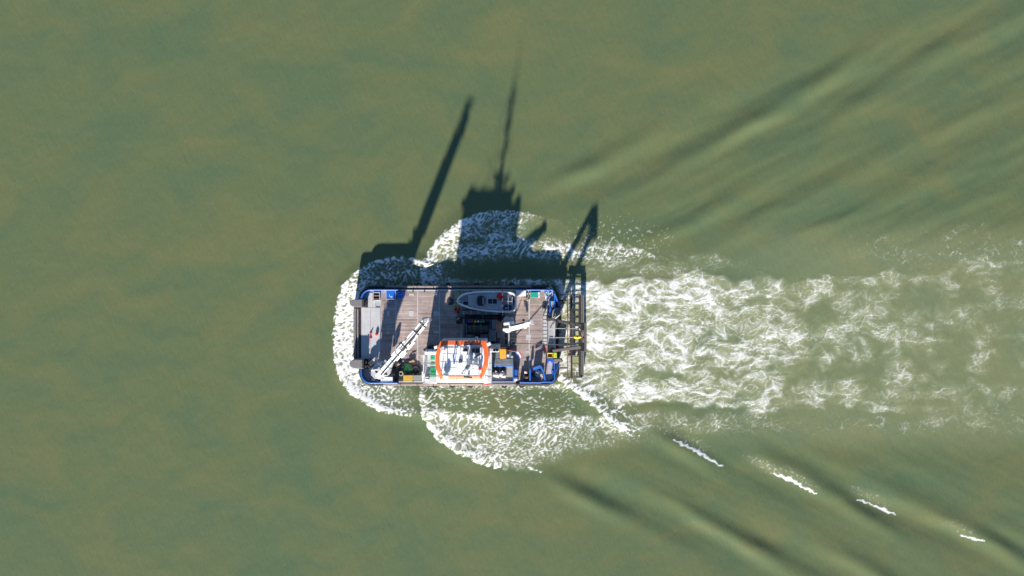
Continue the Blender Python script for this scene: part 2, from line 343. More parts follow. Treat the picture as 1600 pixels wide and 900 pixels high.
    aer = np.maximum(aer, reg * np.clip((.34 + 1.1 * D) * (.35 + 1.2 * (.5 * blot2 + .5 * blot)), 0, 1) * lin(u, [870, 1200, 1600], [1, .95, .75])); fh = fh + (.025 + .03 * near) * f * gran + .05 * reg * near * blot2
    # thin stray threads either side of the wake, far aft
    D = .07 * sst(960, 1100, u) * np.exp(-((v - 662) / 26.) ** 2) + .05 * sst(1050, 1250, u) * np.exp(-((v - 385) / 32.) ** 2) + .07 * sst(1200, 1500, u) * sst(320, 380, v) * (1 - sst(640, 700, v))
    D = np.clip(D * (.3 + 1.4 * blot), 0, 1)
    foam = np.maximum(foam, .32 * add(D * .4, .3 * fil + .2 * cell + .5 * gran, .03)); foam = np.maximum(foam, .75 * thr * sst(.02, .16, D) * blot2)
    aer = np.maximum(aer, .28 * sst(1000, 1300, u) * sst(330, 400, v) * (1 - sst(670, 720, v)))
    # torn foam bridging the wake and the side waves
    D = (.20 * sst(880, 940, u) * (1 - sst(1050, 1250, u)) * np.exp(-((v - 415) / 20.) ** 2) + .22 * sst(960, 1010, u) * (1 - sst(1120, 1350, u)) * np.exp(-((v - 660) / 20.) ** 2)) * (.3 + 1.4 * blot)
    foam = np.maximum(foam, .6 * add(D, .35 * fil2 + .3 * cell + .35 * gran, .06, .3)); foam = np.maximum(foam, .7 * thr * sst(.03, .25, D)); aer = np.maximum(aer, 1.6 * D)
    # ---- breaking caps on the diverging waves
    for c, k in zip(CAPS, (1, 1, .7, .5, .4)):
        d, t, s = poly_d(c, u + 4 * perlin(u / 7, v / 7, 77), v + 2 * perlin(u / 7, v / 7, 78))
        m = np.exp(-(d / (.8 + 1.3 * k * np.sin(np.pi * np.clip(t, 0, 1)))) ** 2) * (t > .01) * (t < .99) * sst(.40 - .36 * k, .72 - .34 * k, gran * .7 + .3 * blot2)
        foam = np.maximum(foam, np.clip(1.3 * m, 0, 1))
    # speckle trailing off the caps
    for cu, cv, k in ((1080, 694, .34), (1195, 731, .42), (1245, 748, .3), (1360, 780, .26), (1500, 828, .2)):
        D = k * np.exp(-((u - cu) / 30.) ** 2 - ((v - cv - (u - cu) * .45 + 4) / 9.) ** 2)
        foam = np.maximum(foam, .38 * add(D * .6, gran * .6 + .4 * cell, .1)); aer = np.maximum(aer, D)
    return np.clip(foam, 0, 1), np.clip(aer, 0, 1), fh

def silt(u, v):
    """brown / teal patches of suspended silt: -1..1"""
    wx = 75 * fbm(u / 140, v / 110, 201, 4); wy = 55 * fbm(u / 140, v / 110, 205, 4)
    a = fbm((u + wx) / 120 - (v + wy) / 220, (v + wy) / 62 + u / 600, 211, 6, .6)
    b = perlin(u / 330, v / 260, 221)
    return np.clip(a * 2.1 + .4 * b, -1, 1)

def make_water():
    def axis(lo, hi, dlo, dhi, dense, med):
        a = list(np.arange(lo, dlo, med)) + list(np.arange(dlo, dhi, dense)) + list(np.arange(dhi, hi, med)) + [hi]
        far = [20, 60, 150, 350, 800, 2000, 5000, 9000]
        return np.array([lo - f for f in far[::-1]] + a + [hi + f for f in far])
    xs = axis(-82, 82, (505 - 800) / PPM, (1690 - 800) / PPM, .125, .36)
    ys = axis(-50, 50, (450 - 855) / PPM, (450 - 318) / PPM, .125, .36)
    X, Y = np.meshgrid(xs, ys); U, V = 800 + X * PPM, 450 - Y * PPM
    Z = waves(U, V) * (np.hypot(X, Y) < 140)
    F = np.zeros_like(X); A = np.zeros_like(X); H = np.zeros_like(X)
    ix = np.where((U[0] > 500) & (U[0] < 1695))[0]; iy = np.where((V[:, 0] > 312) & (V[:, 0] < 860))[0]
    sl = (slice(iy[0], iy[-1] + 1), slice(ix[0], ix[-1] + 1))
    F[sl], A[sl], H[sl] = foam_fields(U[sl], V[sl])
    Z = Z + H
    S = .5 + .5 * silt(U, V)
    ny, nx = X.shape; nv = nx * ny
    co = np.stack([X, Y, Z], -1).reshape(-1, 3).astype(np.float32)
    i = np.arange(nv).reshape(ny, nx)
    q = np.stack([i[:-1, :-1], i[:-1, 1:], i[1:, 1:], i[1:, :-1]], -1).reshape(-1, 4)
    me = bpy.data.meshes.new('water'); nf = len(q)
    me.vertices.add(nv); me.vertices.foreach_set('co', co.ravel())
    me.loops.add(nf * 4); me.loops.foreach_set('vertex_index', q.ravel().astype(np.int32))
    me.polygons.add(nf); me.polygons.foreach_set('loop_start', np.arange(0, nf * 4, 4, dtype=np.int32))
    me.polygons.foreach_set('use_smooth', np.ones(nf, bool))
    me.update(calc_edges=True)
    at = me.attributes.new('wake', 'FLOAT_COLOR', 'POINT')
    c = np.stack([F, A, S, np.ones_like(F)], -1).reshape(-1).astype(np.float32); at.data.foreach_set('color', c)
    me.materials.append(M_water)
    o = bpy.data.objects.new('water', me); COL.objects.link(o); o['kind'] = 'structure'; o['label'] = 'silty green sea water with white foam wake behind the boat'
make_water()

# ---------------------------------------------------------------- mesh helpers
def P(px, py, h=0.):
    """plan position of something standing h metres above the water and seen at a photo pixel"""
    f = (CAM_H - h) / CAM_H
    return Vector(((px - 800) / PPM * f, (450 - py) / PPM * f, h))

class MB:
    def __init__(s): s.v = []; s.f = []; s.tint = None
    def add(s, v, f):
        n = len(s.v); s.v += [tuple(p) for p in v]; s.f += [tuple(i + n for i in q) for q in f]; return s
    def box(s, x0, y0, x1, y1, z0, z1, taper=0.):
        x0, x1 = min(x0, x1), max(x0, x1); y0, y1 = min(y0, y1), max(y0, y1); t = taper
        v = [(x0 + t, y0 + t, z0), (x1 - t, y0 + t, z0), (x1 - t, y1 - t, z0), (x0 + t, y1 - t, z0), (x0, y0, z1), (x1, y0, z1), (x1, y1, z1), (x0, y1, z1)]
        return s.add(v, [(3, 2, 1, 0), (4, 5, 6, 7), (0, 1, 5, 4), (1, 2, 6, 5), (2, 3, 7, 6), (3, 0, 4, 7)])
    def pbox(s, a, b, c, d, z0, z1, taper=0.):
        """box whose top face shows at the photo rectangle a,b..c,d"""
        p, q = P(a, b, z1), P(c, d, z1); return s.box(p.x, p.y, q.x, q.y, z0, z1, taper)
    def obox(s, c, sx, sy, sz, rz=0., m=None):
        """oriented box, centred at c"""
        mm = m or Matrix.Rotation(rz, 3, 'Z'); c = Vector(c)
        v = [c + mm @ Vector((i * sx / 2, j * sy / 2, k * sz / 2)) for k in (-1, 1) for i, j in ((-1, -1), (1, -1), (1, 1), (-1, 1))]
        return s.add(v, [(3, 2, 1, 0), (4, 5, 6, 7), (0, 1, 5, 4), (1, 2, 6, 5), (2, 3, 7, 6), (3, 0, 4, 7)])
    def prism(s, poly, z0, z1, poly_low=None):
        lo = poly_low or poly; n = len(poly)
        a = sum(poly[i][0] * poly[(i + 1) % n][1] - poly[(i + 1) % n][0] * poly[i][1] for i in range(n))
        v = [(p[0], p[1], z0) for p in lo] + [(p[0], p[1], z1) for p in poly]
        f = [tuple(range(n - 1, -1, -1)), tuple(range(n, 2 * n))] + [(i, (i + 1) % n, n + (i + 1) % n, n + i) for i in range(n)]
        if a < 0: f = [q[::-1] for q in f]
        return s.add(v, f)
    def tube(s, pts, r, n=8, closed=False, r1=None, caps=True):
        pts = [Vector(p) for p in pts]; N = len(pts); rings = []
        for i, p in enumerate(pts):
            a = pts[(i - 1) % N] if (closed or i > 0) else p; b = pts[(i + 1) % N] if (closed or i < N - 1) else p
            t = (b - a).normalized(); ref = Vector((0, 0, 1)) if abs(t.z) < .95 else Vector((1, 0, 0))
            e1 = t.cross(ref).normalized(); e2 = t.cross(e1).normalized()
            rr = r if r1 is None else r + (r1 - r) * i / (N - 1)
            rings.append([p + (e1 * math.cos(2 * math.pi * k / n) + e2 * math.sin(2 * math.pi * k / n)) * rr for k in range(n)])
        v = [q for g in rings for q in g]; f = []
        for i in range(N if closed else N - 1):
            j = (i + 1) % N
            f += [(i * n + k, j * n + k, j * n + (k + 1) % n, i * n + (k + 1) % n) for k in range(n)]
        if not closed and caps: f += [tuple(range(n)), tuple((N - 1) * n + k for k in range(n - 1, -1, -1))]
        return s.add(v, f)
    def beam(s, a, b, w, d, w1=None, d1=None):
        """rectangular beam from a to b, w wide (level) and d deep"""
        a, b = Vector(a), Vector(b); t = (b - a).normalized(); ref = Vector((0, 0, 1)) if abs(t.z) < .95 else Vector((1, 0, 0))
        e1 = t.cross(ref).normalized(); e2 = e1.cross(t).normalized(); w1 = w if w1 is None else w1; d1 = d if d1 is None else d1
        v = [p + e1 * (i * ww / 2) + e2 * (j * dd / 2) for p, ww, dd in ((a, w, d), (b, w1, d1)) for i, j in ((-1, -1), (1, -1), (1, 1), (-1, 1))]
        return s.add(v, [(0, 1, 2, 3), (7, 6, 5, 4), (1, 0, 4, 5), (2, 1, 5, 6), (3, 2, 6, 7), (0, 3, 7, 4)])
    def lathe(s, c, prof, n=20):
        """prof: (radius, z) from bottom to top round c"""
        c = Vector(c); v = []; f = []
        for r, z in prof: v += [(c.x + r * math.cos(2 * math.pi * k / n), c.y + r * math.sin(2 * math.pi * k / n), c.z + z) for k in range(n)]
        for i in range(len(prof) - 1): f += [(i * n + k, i * n + (k + 1) % n, (i + 1) * n + (k + 1) % n, (i + 1) * n + k) for k in range(n)]
        f += [tuple(range(n - 1, -1, -1)), tuple((len(prof) - 1) * n + k for k in range(n))]
        return s.add(v, f)
    def torus(s, c, R_, r, n=24, m=8, squash=1.):
        c = Vector(c); v = []; f = []
        for i in range(n):
            a = 2 * math.pi * i / n
            for j in range(m):
                b = 2 * math.pi * j / m; v.append((c.x + (R_ + r * math.cos(b)) * math.cos(a), c.y + (R_ + r * math.cos(b)) * math.sin(a), c.z + r * squash * math.sin(b)))
        for i in range(n):
            for j in range(m): f.append((i * m + j, ((i + 1) % n) * m + j, ((i + 1) % n) * m + (j + 1) % m, i * m + (j + 1) % m))
        return s.add(v, f)
    def ball(s, c, r, sz=1., n=14):
        prof = [(max(.001, r * math.sin(math.pi * i / 8)), -r * sz * math.cos(math.pi * i / 8)) for i in range(9)]
        return s.lathe(c, prof, n)
    def lump(s, c, rx, ry, rz, seed, n=16, m=10, amt=.18, rot=0.):
        """uneven rounded heap standing on c"""
        rg = random.Random(seed); ph = [(rg.uniform(0, 6.3), rg.uniform(1, 4), rg.uniform(1, 4)) for _ in range(4)]
        v = []; f = []; cr, sr = math.cos(rot), math.sin(rot)
        for j in range(m + 1):
            th = math.pi * .5 * j / m * 1.0
            for i in range(n):
                a = 2 * math.pi * i / n
                k = 1 + amt * sum(math.sin(p + round(b) * a + 2.2 * th * round(b)) for p, w, b in ph) / 2
                x, y = rx * math.cos(a) * math.cos(th) ** .6 * k, ry * math.sin(a) * math.cos(th) ** .6 * k
                v.append((c[0] + x * cr - y * sr, c[1] + x * sr + y * cr, c[2] + rz * math.sin(th) * (1 + (k - 1) * .6)))
        for j in range(m):
            for i in range(n): f.append((j * n + i, j * n + (i + 1) % n, (j + 1) * n + (i + 1) % n, (j + 1) * n + i))
        f.append(tuple(m * n + i for i in range(n)))
        return s.add(v, f)

ORG = Vector((0, 0, 0))          # base of the thing being built; its parts are stored relative to it
def build(mb, name, mat, parent=None, bevel=0., smooth=False, kind=None, label=None, cat=None, group=None, base=None, seg=2):
    org = Vector(base) if base is not None else ORG
    me = bpy.data.meshes.new(name)
    me.from_pydata([(p[0] - org.x, p[1] - org.y, p[2] - org.z) for p in mb.v], [], mb.f); me.update()
    if mb.tint is not None:
        at = me.attributes.new('tint', 'FLOAT_COLOR', 'POINT'); at.data.foreach_set('color', np.array(mb.tint, np.float32).ravel())
    me.materials.append(mat)
    o = bpy.data.objects.new(name, me); COL.objects.link(o)
    if smooth:
        me.polygons.foreach_set('use_smooth', [True] * len(me.polygons))
        try: me.set_sharp_from_angle(angle=R(38))
        except Exception: pass
    if bevel:
        b = o.modifiers.new('bevel', 'BEVEL'); b.width = bevel; b.segments = seg; b.limit_method = 'ANGLE'; b.angle_limit = R(40)
    if parent is not None: o.parent = parent
    else: o.location = org
    for k, v in (('kind', kind), ('label', label), ('category', cat), ('group', group)):
        if v: o[k] = v
    return o

def thing(name, label, cat, base, group=None):
    global ORG
    ORG = Vector(base); e = bpy.data.objects.new(name, None); COL.objects.link(e); e.location = ORG; e.empty_display_size = .3
    e['label'] = label; e['category'] = cat
    if group: e['group'] = group
    return e

def rail(mb, pts, z0, z1, r=.025, step=1.1, mids=1):
    """guard rail along plan points: posts, top rail, middle rails"""
    pts = [Vector((p[0], p[1], 0)) for p in pts]
    for k in range(mids + 1):
        z = z1 - (z1 - z0) * k / (mids + 1); mb.tube([(p.x, p.y, z) for p in pts], r, 6)
    for a, b in zip(pts[:-1], pts[1:]):
        L = (b - a).length; n = max(1, round(L / step))
        for i in range(n + 1):
            p = a + (b - a) * (i / n); mb.tube([(p.x, p.y, z0), (p.x, p.y, z1)], r, 6)
    return mb

def wall(mb, pts, z0, z1, th):
    """upright plate of thickness th along plan points (mitred)"""
    pts = [Vector((p[0], p[1])) for p in pts]; L = []; Rr = []
    for i, p in enumerate(pts):
        a = pts[max(0, i - 1)]; b = pts[min(len(pts) - 1, i + 1)]; t = (b - a).normalized(); nn = Vector((-t.y, t.x))
        L.append(p + nn * th / 2); Rr.append(p - nn * th / 2)
    v = []; f = []
    for a, b in zip(L, Rr): v += [(a.x, a.y, z0), (b.x, b.y, z0), (b.x, b.y, z1), (a.x, a.y, z1)]
    for i in range(len(pts) - 1):
        k = 4 * i; f += [(k, k + 4, k + 5, k + 1), (k + 1, k + 5, k + 6, k + 2), (k + 2, k + 6, k + 7, k + 3), (k + 3, k + 7, k + 4, k)]
    n = 4 * (len(pts) - 1); f += [(0, 1, 2, 3), (n + 3, n + 2, n + 1, n)]
    return mb.add(v, f)

def arc(c, r, a0, a1, n=8):
    return [(c[0] + r * math.cos(R(a0 + (a1 - a0) * i / n)), c[1] + r * math.sin(R(a0 + (a1 - a0) * i / n))) for i in range(n + 1)]

# ================================================================ THE WORKBOAT
DZ = 1.35                                        # top of the timber deck
def pp(pts, h): return [tuple(P(a, b, h)[:2]) for a, b in pts]

boat = thing('workboat', 'blue workboat with timber deck, orange rimmed wheelhouse and two white cranes', 'boat', P(716, 524, 0))
# hull outline with rounded corners (plan metres)
hw, he, hn, hs = P(566, 0, DZ).x, P(868.5, 0, DZ).x, P(0, 451.5, DZ).y, P(0, 597.5, DZ).y
rc = 1.25
OUT = arc((hw + rc, hn - rc), rc, 180, 90) + arc((he - rc, hn - rc), rc, 90, 0) + arc((he - rc, hs + rc), rc, 0, -90) + arc((hw + rc, hs + rc), rc, -90, -180)
low = [(x * 1.0 + (.5 if x < hw + 2 else 0), y * 1.0) for x, y in OUT]
hull = build(MB().prism(OUT, -1.2, DZ - .06, low), 'hull', M_navy, boat, smooth=True)
inner = [(x * .9995, y * .9995) for x, y in OUT]
build(MB().prism(inner, DZ - .059, DZ - .03), 'deck_plate', M_steelgrey, boat)
# push bow between the two knees
build(MB().pbox(553, 478, 566.5, 563, -.6, DZ - .15), 'push_bow', M_navy, boat, .05)
fb = build(MB().pbox(552, 481, 556.5, 560, .1, DZ - .02).pbox(557.4, 481, 561, 560, .1, DZ - .04), 'bow_fender', M_rubgrey, boat, .08)
mb = MB(); mb.tube([P(559.2, 483, DZ + .05), P(559.2, 532, DZ + .05)], .10, 8); build(mb, 'fender_pipe', M_strake, fb, smooth=True)
mb = MB().pbox(561.5, 481, 564.5, 560, DZ - .2, DZ - .01); build(mb, 'sill_plate', M_darksteel, boat, .02)
# rubber round the four corners, dusty timber strake along the sides
def corner(pts, z, r, name='corner_fender'):
    mb = MB(); mb.tube([(x, y, z) for x, y in pts], r, 12); return build(mb, name, M_rubber, boat, smooth=True)
ro = rc + .16
corner([(hw - .16, P(0, 468, DZ).y)] + arc((hw + rc, hn - rc), ro, 180, 90) + [(P(600, 0, DZ).x, hn + .16)], DZ - .10, .27)
corner([(P(598, 0, DZ).x, hs - .16)] + [p for p in arc((hw + rc, hs + rc), ro, -90, -180)] + [(hw - .16, P(0, 576, DZ).y)], DZ - .10, .27)
corner([(P(832, 0, DZ).x, hn + .16)] + arc((he - rc, hn - rc), ro, 90, 0) + [(he + .16, P(0, 480, DZ).y)], DZ - .10, .29)
corner([(he + .16, P(0, 566, DZ).y)] + arc((he - rc, hs + rc), ro, 0, -90) + [(P(806, 0, DZ).x, hs - .16)], DZ - .10, .27)
xa, xb = P(601, 0, DZ).x, P(831, 0, DZ).x
for k in range(9):
    x0 = xa + (xb - xa) * k / 9; x1 = xa + (xb - xa) * (k + 1) / 9 - .05
    build(MB().box(x0, hn + .16, x1, hn + .40, DZ - .45, DZ + .06 + .02 * (k % 3)), 'side_strake', M_strake, boat, .04)
    build(MB().box(x0, hs - .40, x1, hs - .12, DZ - .45, DZ + .04 + .02 * (k % 2)), 'side_strake', M_strake, boat, .04)
build(MB().box(xa, hn - .02, xb, hn + .155, DZ - .5, DZ - .25), 'strake_backing', M_navy, boat); build(MB().box(xa, hs - .115, xb, hs + .02, DZ - .5, DZ - .25), 'strake_backing', M_navy, boat)
for x in (679, 707, 735, 788, 815):
    p = P(x, 601.5, DZ - .2); build(MB().torus((p.x, p.y - .04, DZ - .35), .26, .11, 18, 8, .8), 'tyre_fender', M_rubber, boat, smooth=True)
for x in (655, 700, 745, 800):
    p = P(x, 447, DZ - .2); build(MB().torus((p.x, p.y + .05, DZ - .38), .26, .11, 18, 8, .8), 'tyre_fender', M_rubber, boat, smooth=True)
# stern: black rubber wall across the transom
build(MB().pbox(868, 482, 873.5, 566, -.2, DZ - .05), 'stern_fender', M_rubber, boat, .12, seg=3)
build(MB().pbox(857.5, 486, 866.5, 566, DZ - .03, DZ + .03), 'stern_plate', M_steelgrey, boat, .01)
build(MB().pbox(864.6, 501, 867.4, 548, DZ + .03, DZ + .22), 'stern_sill', M_platelt, boat, .03)

# ---- timber deck: bays of planks between steel strips
STRIPS = [594.5, 618.4, 652.6, 686.8, 721, 755, 790, 827, 857.5]
yn, ys_ = P(0, 455.2, DZ).y, P(0, 594.5, DZ).y
NPL = 58; pw = (yn - ys_) / NPL
for a, b in zip(STRIPS[:-1], STRIPS[1:]):
    x0, x1 = P(a, 0, DZ).x + .08, P(b, 0, DZ).x - .08
    mb = MB(); mb.tint = []
    for i in range(NPL):
        y0 = ys_ + i * pw + .010; y1 = ys_ + (i + 1) * pw - .010; z = DZ - .008 + random.uniform(-.006, .006)
        t = random.uniform(.82, 1.12); w = random.uniform(-.04, .05)
        if random.random() < .07: t *= .72
        c = (t * (1 + w), t, t * (1 - w), 1)
        e = random.uniform(0, .012)
        mb.box(x0 + e, y0, x1 - e, y1, DZ - .055, z); mb.tint += [c] * 8
    build(mb, 'planking', M_plank, boat, kind='stuff')
for x in STRIPS[1:-1]:
    p = P(x, 0, DZ).x; build(MB().box(p - .07, ys_, p + .07, yn, DZ - .05, DZ + .006), 'deck_strip', M_platelt, boat)
for a, b, c, d in ((639, 485.5, 646.2, 494), (639, 458.6, 647, 462), (604, 486, 608.4, 493.6), (604.3, 518, 608.4, 522), (677, 486.5, 686, 493), (677, 517.5, 686, 521), (677, 459, 685, 462),
                   (822, 522.5, 829.5, 531), (657.5, 554.5, 661, 558.5), (629.5, 554.5, 632.5, 558.5), (733, 459, 738, 462), (822, 548, 826, 551)):
    build(MB().pbox(a, b, c, d, DZ - .02, DZ + .012), 'lashing_plate', M_platelt, boat)
# low coaming along both sides with its stanchion stubs
for y, s in ((453.6, 1), (596.4, -1)):
    p0, p1 = P(600 if s > 0 else 622, y, DZ), P(858 if s > 0 else 806, y, DZ); build(MB().box(p0.x, p0.y - .07, p1.x, p0.y + .07, DZ - .03, DZ + .05), 'side_coaming', M_platelt, boat, .02)
    for x in range(626, 812, 18):
        q = P(x + 1.5, y + 1.6 * s, DZ); build(MB().lathe((q.x, q.y, DZ - .01), [(.07, 0), (.07, .22), (.10, .22), (.10, .27)], 10), 'stanchion_stub', M_darksteel, boat)

# ---- foredeck plates, mooring bits
build(MB().pbox(564.5, 480.5, 579, 561, DZ - .05, DZ + .035), 'foredeck_plate', M_platelt, boat, .01)
build(MB().pbox(579.3, 480.5, 594, 561, DZ - .05, DZ + .045), 'foredeck_plate', M_platelt, boat, .01)
build(MB().pbox(575, 457.5, 582.2, 480, DZ - .05, DZ + .05).pbox(582.4, 470, 587, 480, DZ - .05, DZ + .05), 'foredeck_plate', M_platelt, boat, .01)
tr = build(MB().pbox(582.6, 456.5, 593.6, 457.7, DZ - .04, DZ + .3).pbox(582.6, 468.3, 593.6, 469.5, DZ - .04, DZ + .3).pbox(582.6, 457.8, 583.6, 468.2, DZ - .04, DZ + .3).pbox(592.6, 457.8, 593.6, 468.2, DZ - .04, DZ + .3), 'anchor_well', M_platelt, boat, .02)
build(MB().pbox(583.7, 457.8, 592.5, 468.2, DZ - .04, DZ + .02), 'well_floor', M_black, tr)
build(MB().pbox(584, 461.6, 592.4, 462.6, DZ + .1, DZ + .3), 'well_bar', M_wood, tr, .02)
build(MB().pbox(584, 466.4, 592.4, 467.6, DZ + .1, DZ + .24), 'well_bar', M_wood, tr, .02)
def knee(y0, y1):
    ym = (y0 + y1) / 2; x0 = 546
    pts = [(568, y0), (556, y0), (550, y0 + 1.2), (547, y0 + 3.5), (546, ym), (547, y1 - 3), (551, y1 - .8), (557, y1), (568, y1)]
    k = build(MB().prism(pp(pts, 2.7), -.5, 2.7), 'push_knee', M_rubgrey, boat, .07, True)
    build(MB().pbox(565.6, y0 + .5, 568.2, y1 - .5, DZ, 2.76), 'knee_cap', M_darksteel, k, .02)
    mb = MB()
    for yy in (y0 + 3, y1 - 4.5):
        p = P(572, yy + .6, DZ); mb.lathe((p.x, p.y, DZ - .03), [(.17, 0), (.15, .06), (.15, .62), (.23, .64), (.23, .74)], 14)
    p, q = P(572, y0 + 3.6, DZ), P(572, y1 - 3.9, DZ); mb.box(p.x - .28, q.y - .3, p.x + .28, p.y + .3, DZ - .03, DZ + .04); mb.box(p.x - .05, q.y, p.x + .05, p.y, DZ + .38, DZ + .5)
    build(mb, 'double_bollard', M_darksteel, boat, smooth=True)
knee(467.5, 480); knee(561.5, 576)

# ---- blue bulwarks
BH = 2.5
def bulwark(pts, h=BH, posts=True):
    b = build(wall(MB(), pts, DZ - .05, h, .07), 'bulwark', M_blue, boat)
    mb = MB(); mb.tube([(x, y, h + .02) for x, y in pts], .10, 10); build(mb, 'bulwark_cap', M_blue, b, smooth=True)
    if posts:
        for i in range(len(pts) - 1):
            a, c = Vector(pts[i]), Vector(pts[i + 1]); L = (c - a).length; n = int(L / 1.2)
            t = (c - a).normalized() if L else Vector((1, 0)); nn = Vector((-t.y, t.x)); cc = Vector((P(716, 524, DZ).x, P(716, 524, DZ).y))
            if (cc - a).dot(nn) < 0: nn = -nn
            for k in range(n):
                q = a + t * (k + .5) * L / n; e = q + nn * .38
                build(MB().add([(q.x - t.x * .025, q.y - t.y * .025, DZ), (e.x - t.x * .025, e.y - t.y * .025, DZ), (q.x - t.x * .025, q.y - t.y * .025, h - .08), (q.x + t.x * .025, q.y + t.y * .025, DZ), (e.x + t.x * .025, e.y + t.y * .025, DZ), (q.x + t.x * .025, q.y + t.y * .025, h - .08)],
                               [(0, 1, 2), (5, 4, 3), (0, 3, 4, 1), (1, 4, 5, 2), (2, 5, 3, 0)]), 'bulwark_bracket', M_blue, b)
    return b
ri = rc - .12
bw, bn, bs, be = hw + .14, hn - .10, hs + .10, he - .18
bulwark([(bw, P(0, 468, BH).y)] + arc((bw + ri, bn - ri), ri, 180, 90) + [(P(624, 0, BH).x, bn)])
bulwark([(P(621, 0, BH).x, bs)] + arc((bw + ri, bs + ri), ri, -90, -180) + [(bw, P(0, 576, BH).y)])
bulwark([(P(812, 0, 2.1).x, bs), (P(846, 0, 2.1).x, bs)], 2.1)
bulwark([(P(846.4, 0, 1.6).x, bs), (be - .3, bs), (be, bs + .3), (be, P(0, 567, 1.7).y)], 1.62)
bulwark([(P(808, 0, BH).x, bn), (be - .3, bn), (be, bn - .3), (be, P(0, 480, 2.1).y)], 2.1)
mb = MB(); mb.tube([P(866.6, 459, 2.3), P(875.5, 482, 2.0)], .11, 8); build(mb, 'stay', M_blue, boat, smooth=True)
mb = MB(); mb.tube([P(873.2, 568, 2.0), P(866.6, 583.5, 2.3)], .11, 8); build(mb, 'stay', M_blue, boat, smooth=True)
lad = MB()
for dx in (0, 2.4): lad.tube([P(862 + dx, 470.5, 2.1), P(862 + dx, 480, 2.1)], .03, 6)
for k in range(5): lad.tube([P(862, 471.5 + k * 1.9, 2.1), P(864.4, 471.5 + k * 1.9, 2.1)], .025, 6)
build(lad, 'bulwark_ladder', M_white, boat, smooth=True)
build(MB().pbox(858, 470, 861.5, 488, DZ - .02, 2.0), 'stern_locker', M_blue, boat, .03)

# ---- stern sheave brackets
b1 = [(858, 497), (862, 489), (865, 483), (872, 480.5), (880, 485), (876, 492), (870, 499)]
br = build(MB().prism(pp([(864, 483), (870, 480.5), (880, 485), (876.5, 492), (868, 489.5), (862.5, 487.5)], 2.4), .9, 2.4), 'stern_bracket', M_rubgrey, boat, .05)
build(MB().pbox(856.5, 490, 862.5, 499, DZ, 1.9), 'bracket_foot', M_steelgrey, br, .03)
mb = MB(); mb.beam(P(866.8, 488, 2.3), P(864.8, 499, 1.8), .28, .2); build(mb, 'bracket_arm', M_platelt, br, .02)
mb = MB(); mb.beam(P(875, 491, 2.5), P(865.5, 499.5, 1.9), .14, .14); build(mb, 'bracket_strut', M_platelt, br)
build(MB().prism(pp([(865, 560.5), (874, 560), (879, 562), (880.3, 564.3), (878, 566.6), (872, 567.6), (865, 567.8)], 2.0), .6, 2.0), 'stern_bracket', M_rubgrey, boat, .08)

# ---- blue partition frames on the starboard quarter
def bframe(pts, w=.2): 
    mb = MB()
    for a, b in zip(pts[:-1], pts[1:]): mb.beam(a, b, w, .22)
    return build(mb, 'partition_frame', M_blue, boat, .03)
bframe([P(828.3, 577, 2.5), P(828.3, 594, 2.5)]); bframe([P(828.3, 577.2, DZ), P(828.3, 577.2, 2.6)], .16)
bframe([P(844.6, 571.4, 2.6), P(849.5, 582.5, 2.5), P(851.6, 593.5, 2.4)])
bframe([P(832.5, 575.4, 2.5), P(844.4, 571, 2.6)]); bframe([P(844.5, 571.4, DZ), P(844.5, 571.4, 2.66)], .16); bframe([P(851.4, 586, DZ), P(851.4, 586, 2.44)], .14)
build(MB().prism(pp([(833, 576.4), (844, 572), (845, 575), (834, 579)], 2.3), DZ, 2.3), 'partition_locker', M_blue, boat, .03)

# ---- engine casing and winch block amidships (in the shade of the wheelhouse)
def cas(a, b, c, d, z1, mat=M_machine, name='casing_block', z0=None, bev=.04, par=None):
    return build(MB().pbox(a, b, c, d, DZ - .04 if z0 is None else z0, z1), name, mat, par or boat, bev)
c0 = cas(727, 504.5, 767.5, 521.5, 1.75, M_machdark, 'winch_bed')
cas(727.6, 505.5, 730, 520, 2.3, M_machine, 'winch_side', par=c0); cas(765, 505.5, 767.2, 520, 2.3, M_machine, 'winch_side', par=c0)
mb = MB(); a, b = P(731, 513, 2.3), P(764.5, 513, 2.3); mb.tube([a, b], .40, 18); build(mb, 'winch_drum', M_machdark, c0, smooth=True)
mb = MB()
for k in range(26): x = a.x + .15 + (b.x - a.x - .3) * k / 25; mb.torus((0, 0, 0), .42, .045, 16, 6); 
mb = MB()
for k in range(22):
    x = a.x + .2 + (b.x - a.x - .4) * k / 21
    mb.tube([(x, a.y + .42 * math.cos(t * math.pi / 8), 2.3 + .42 * math.sin(t * math.pi / 8)) for t in range(16)], .05, 5, closed=True)
build(mb, 'winch_rope', M_cable, c0, smooth=True, kind='stuff')
for x, r_ in ((741, .55), (752, .55)):
    q = P(x, 513, 2.3); mb = MB(); mb.tube([(q.x - .05, q.y, 2.3), (q.x + .05, q.y, 2.3)], .58, 20); build(mb, 'drum_flange', M_machine, c0, smooth=True)
cas(722.8, 498, 726.2, 529, 2.05, M_machine); cas(728, 522, 741, 530, 1.95, M_machine); cas(741.6, 522, 750, 528.5, 1.75, M_machdark); cas(750.6, 522, 762.8, 531, 2.1, M_machine)
cas(763.4, 514.5, 775, 533, 2.35, M_machine); cas(768.2, 499.5, 775.3, 514, 2.55, M_machine); cas(763.5, 499.3, 767.8, 504, 1.9, M_machine)
cas(730, 498.4, 763, 500.2, 1.85, M_machine)
pl = cas(729, 500.6, 762.6, 504, 2.15, M_machdark, 'valve_bank')
for x, m_ in ((733.5, M_crateblue), (738, M_red), (742.6, M_yellow), (747.2, M_white), (751.6, M_teal), (755.2, M_olive)):
    q = P(x, 502.4, 2.4); build(MB().lathe((q.x, q.y, 2.15), [(.05, 0), (.05, .12), (.13, .14), (.14, .22), (.09, .27)], 10), 'valve_wheel', m_, pl, smooth=True)
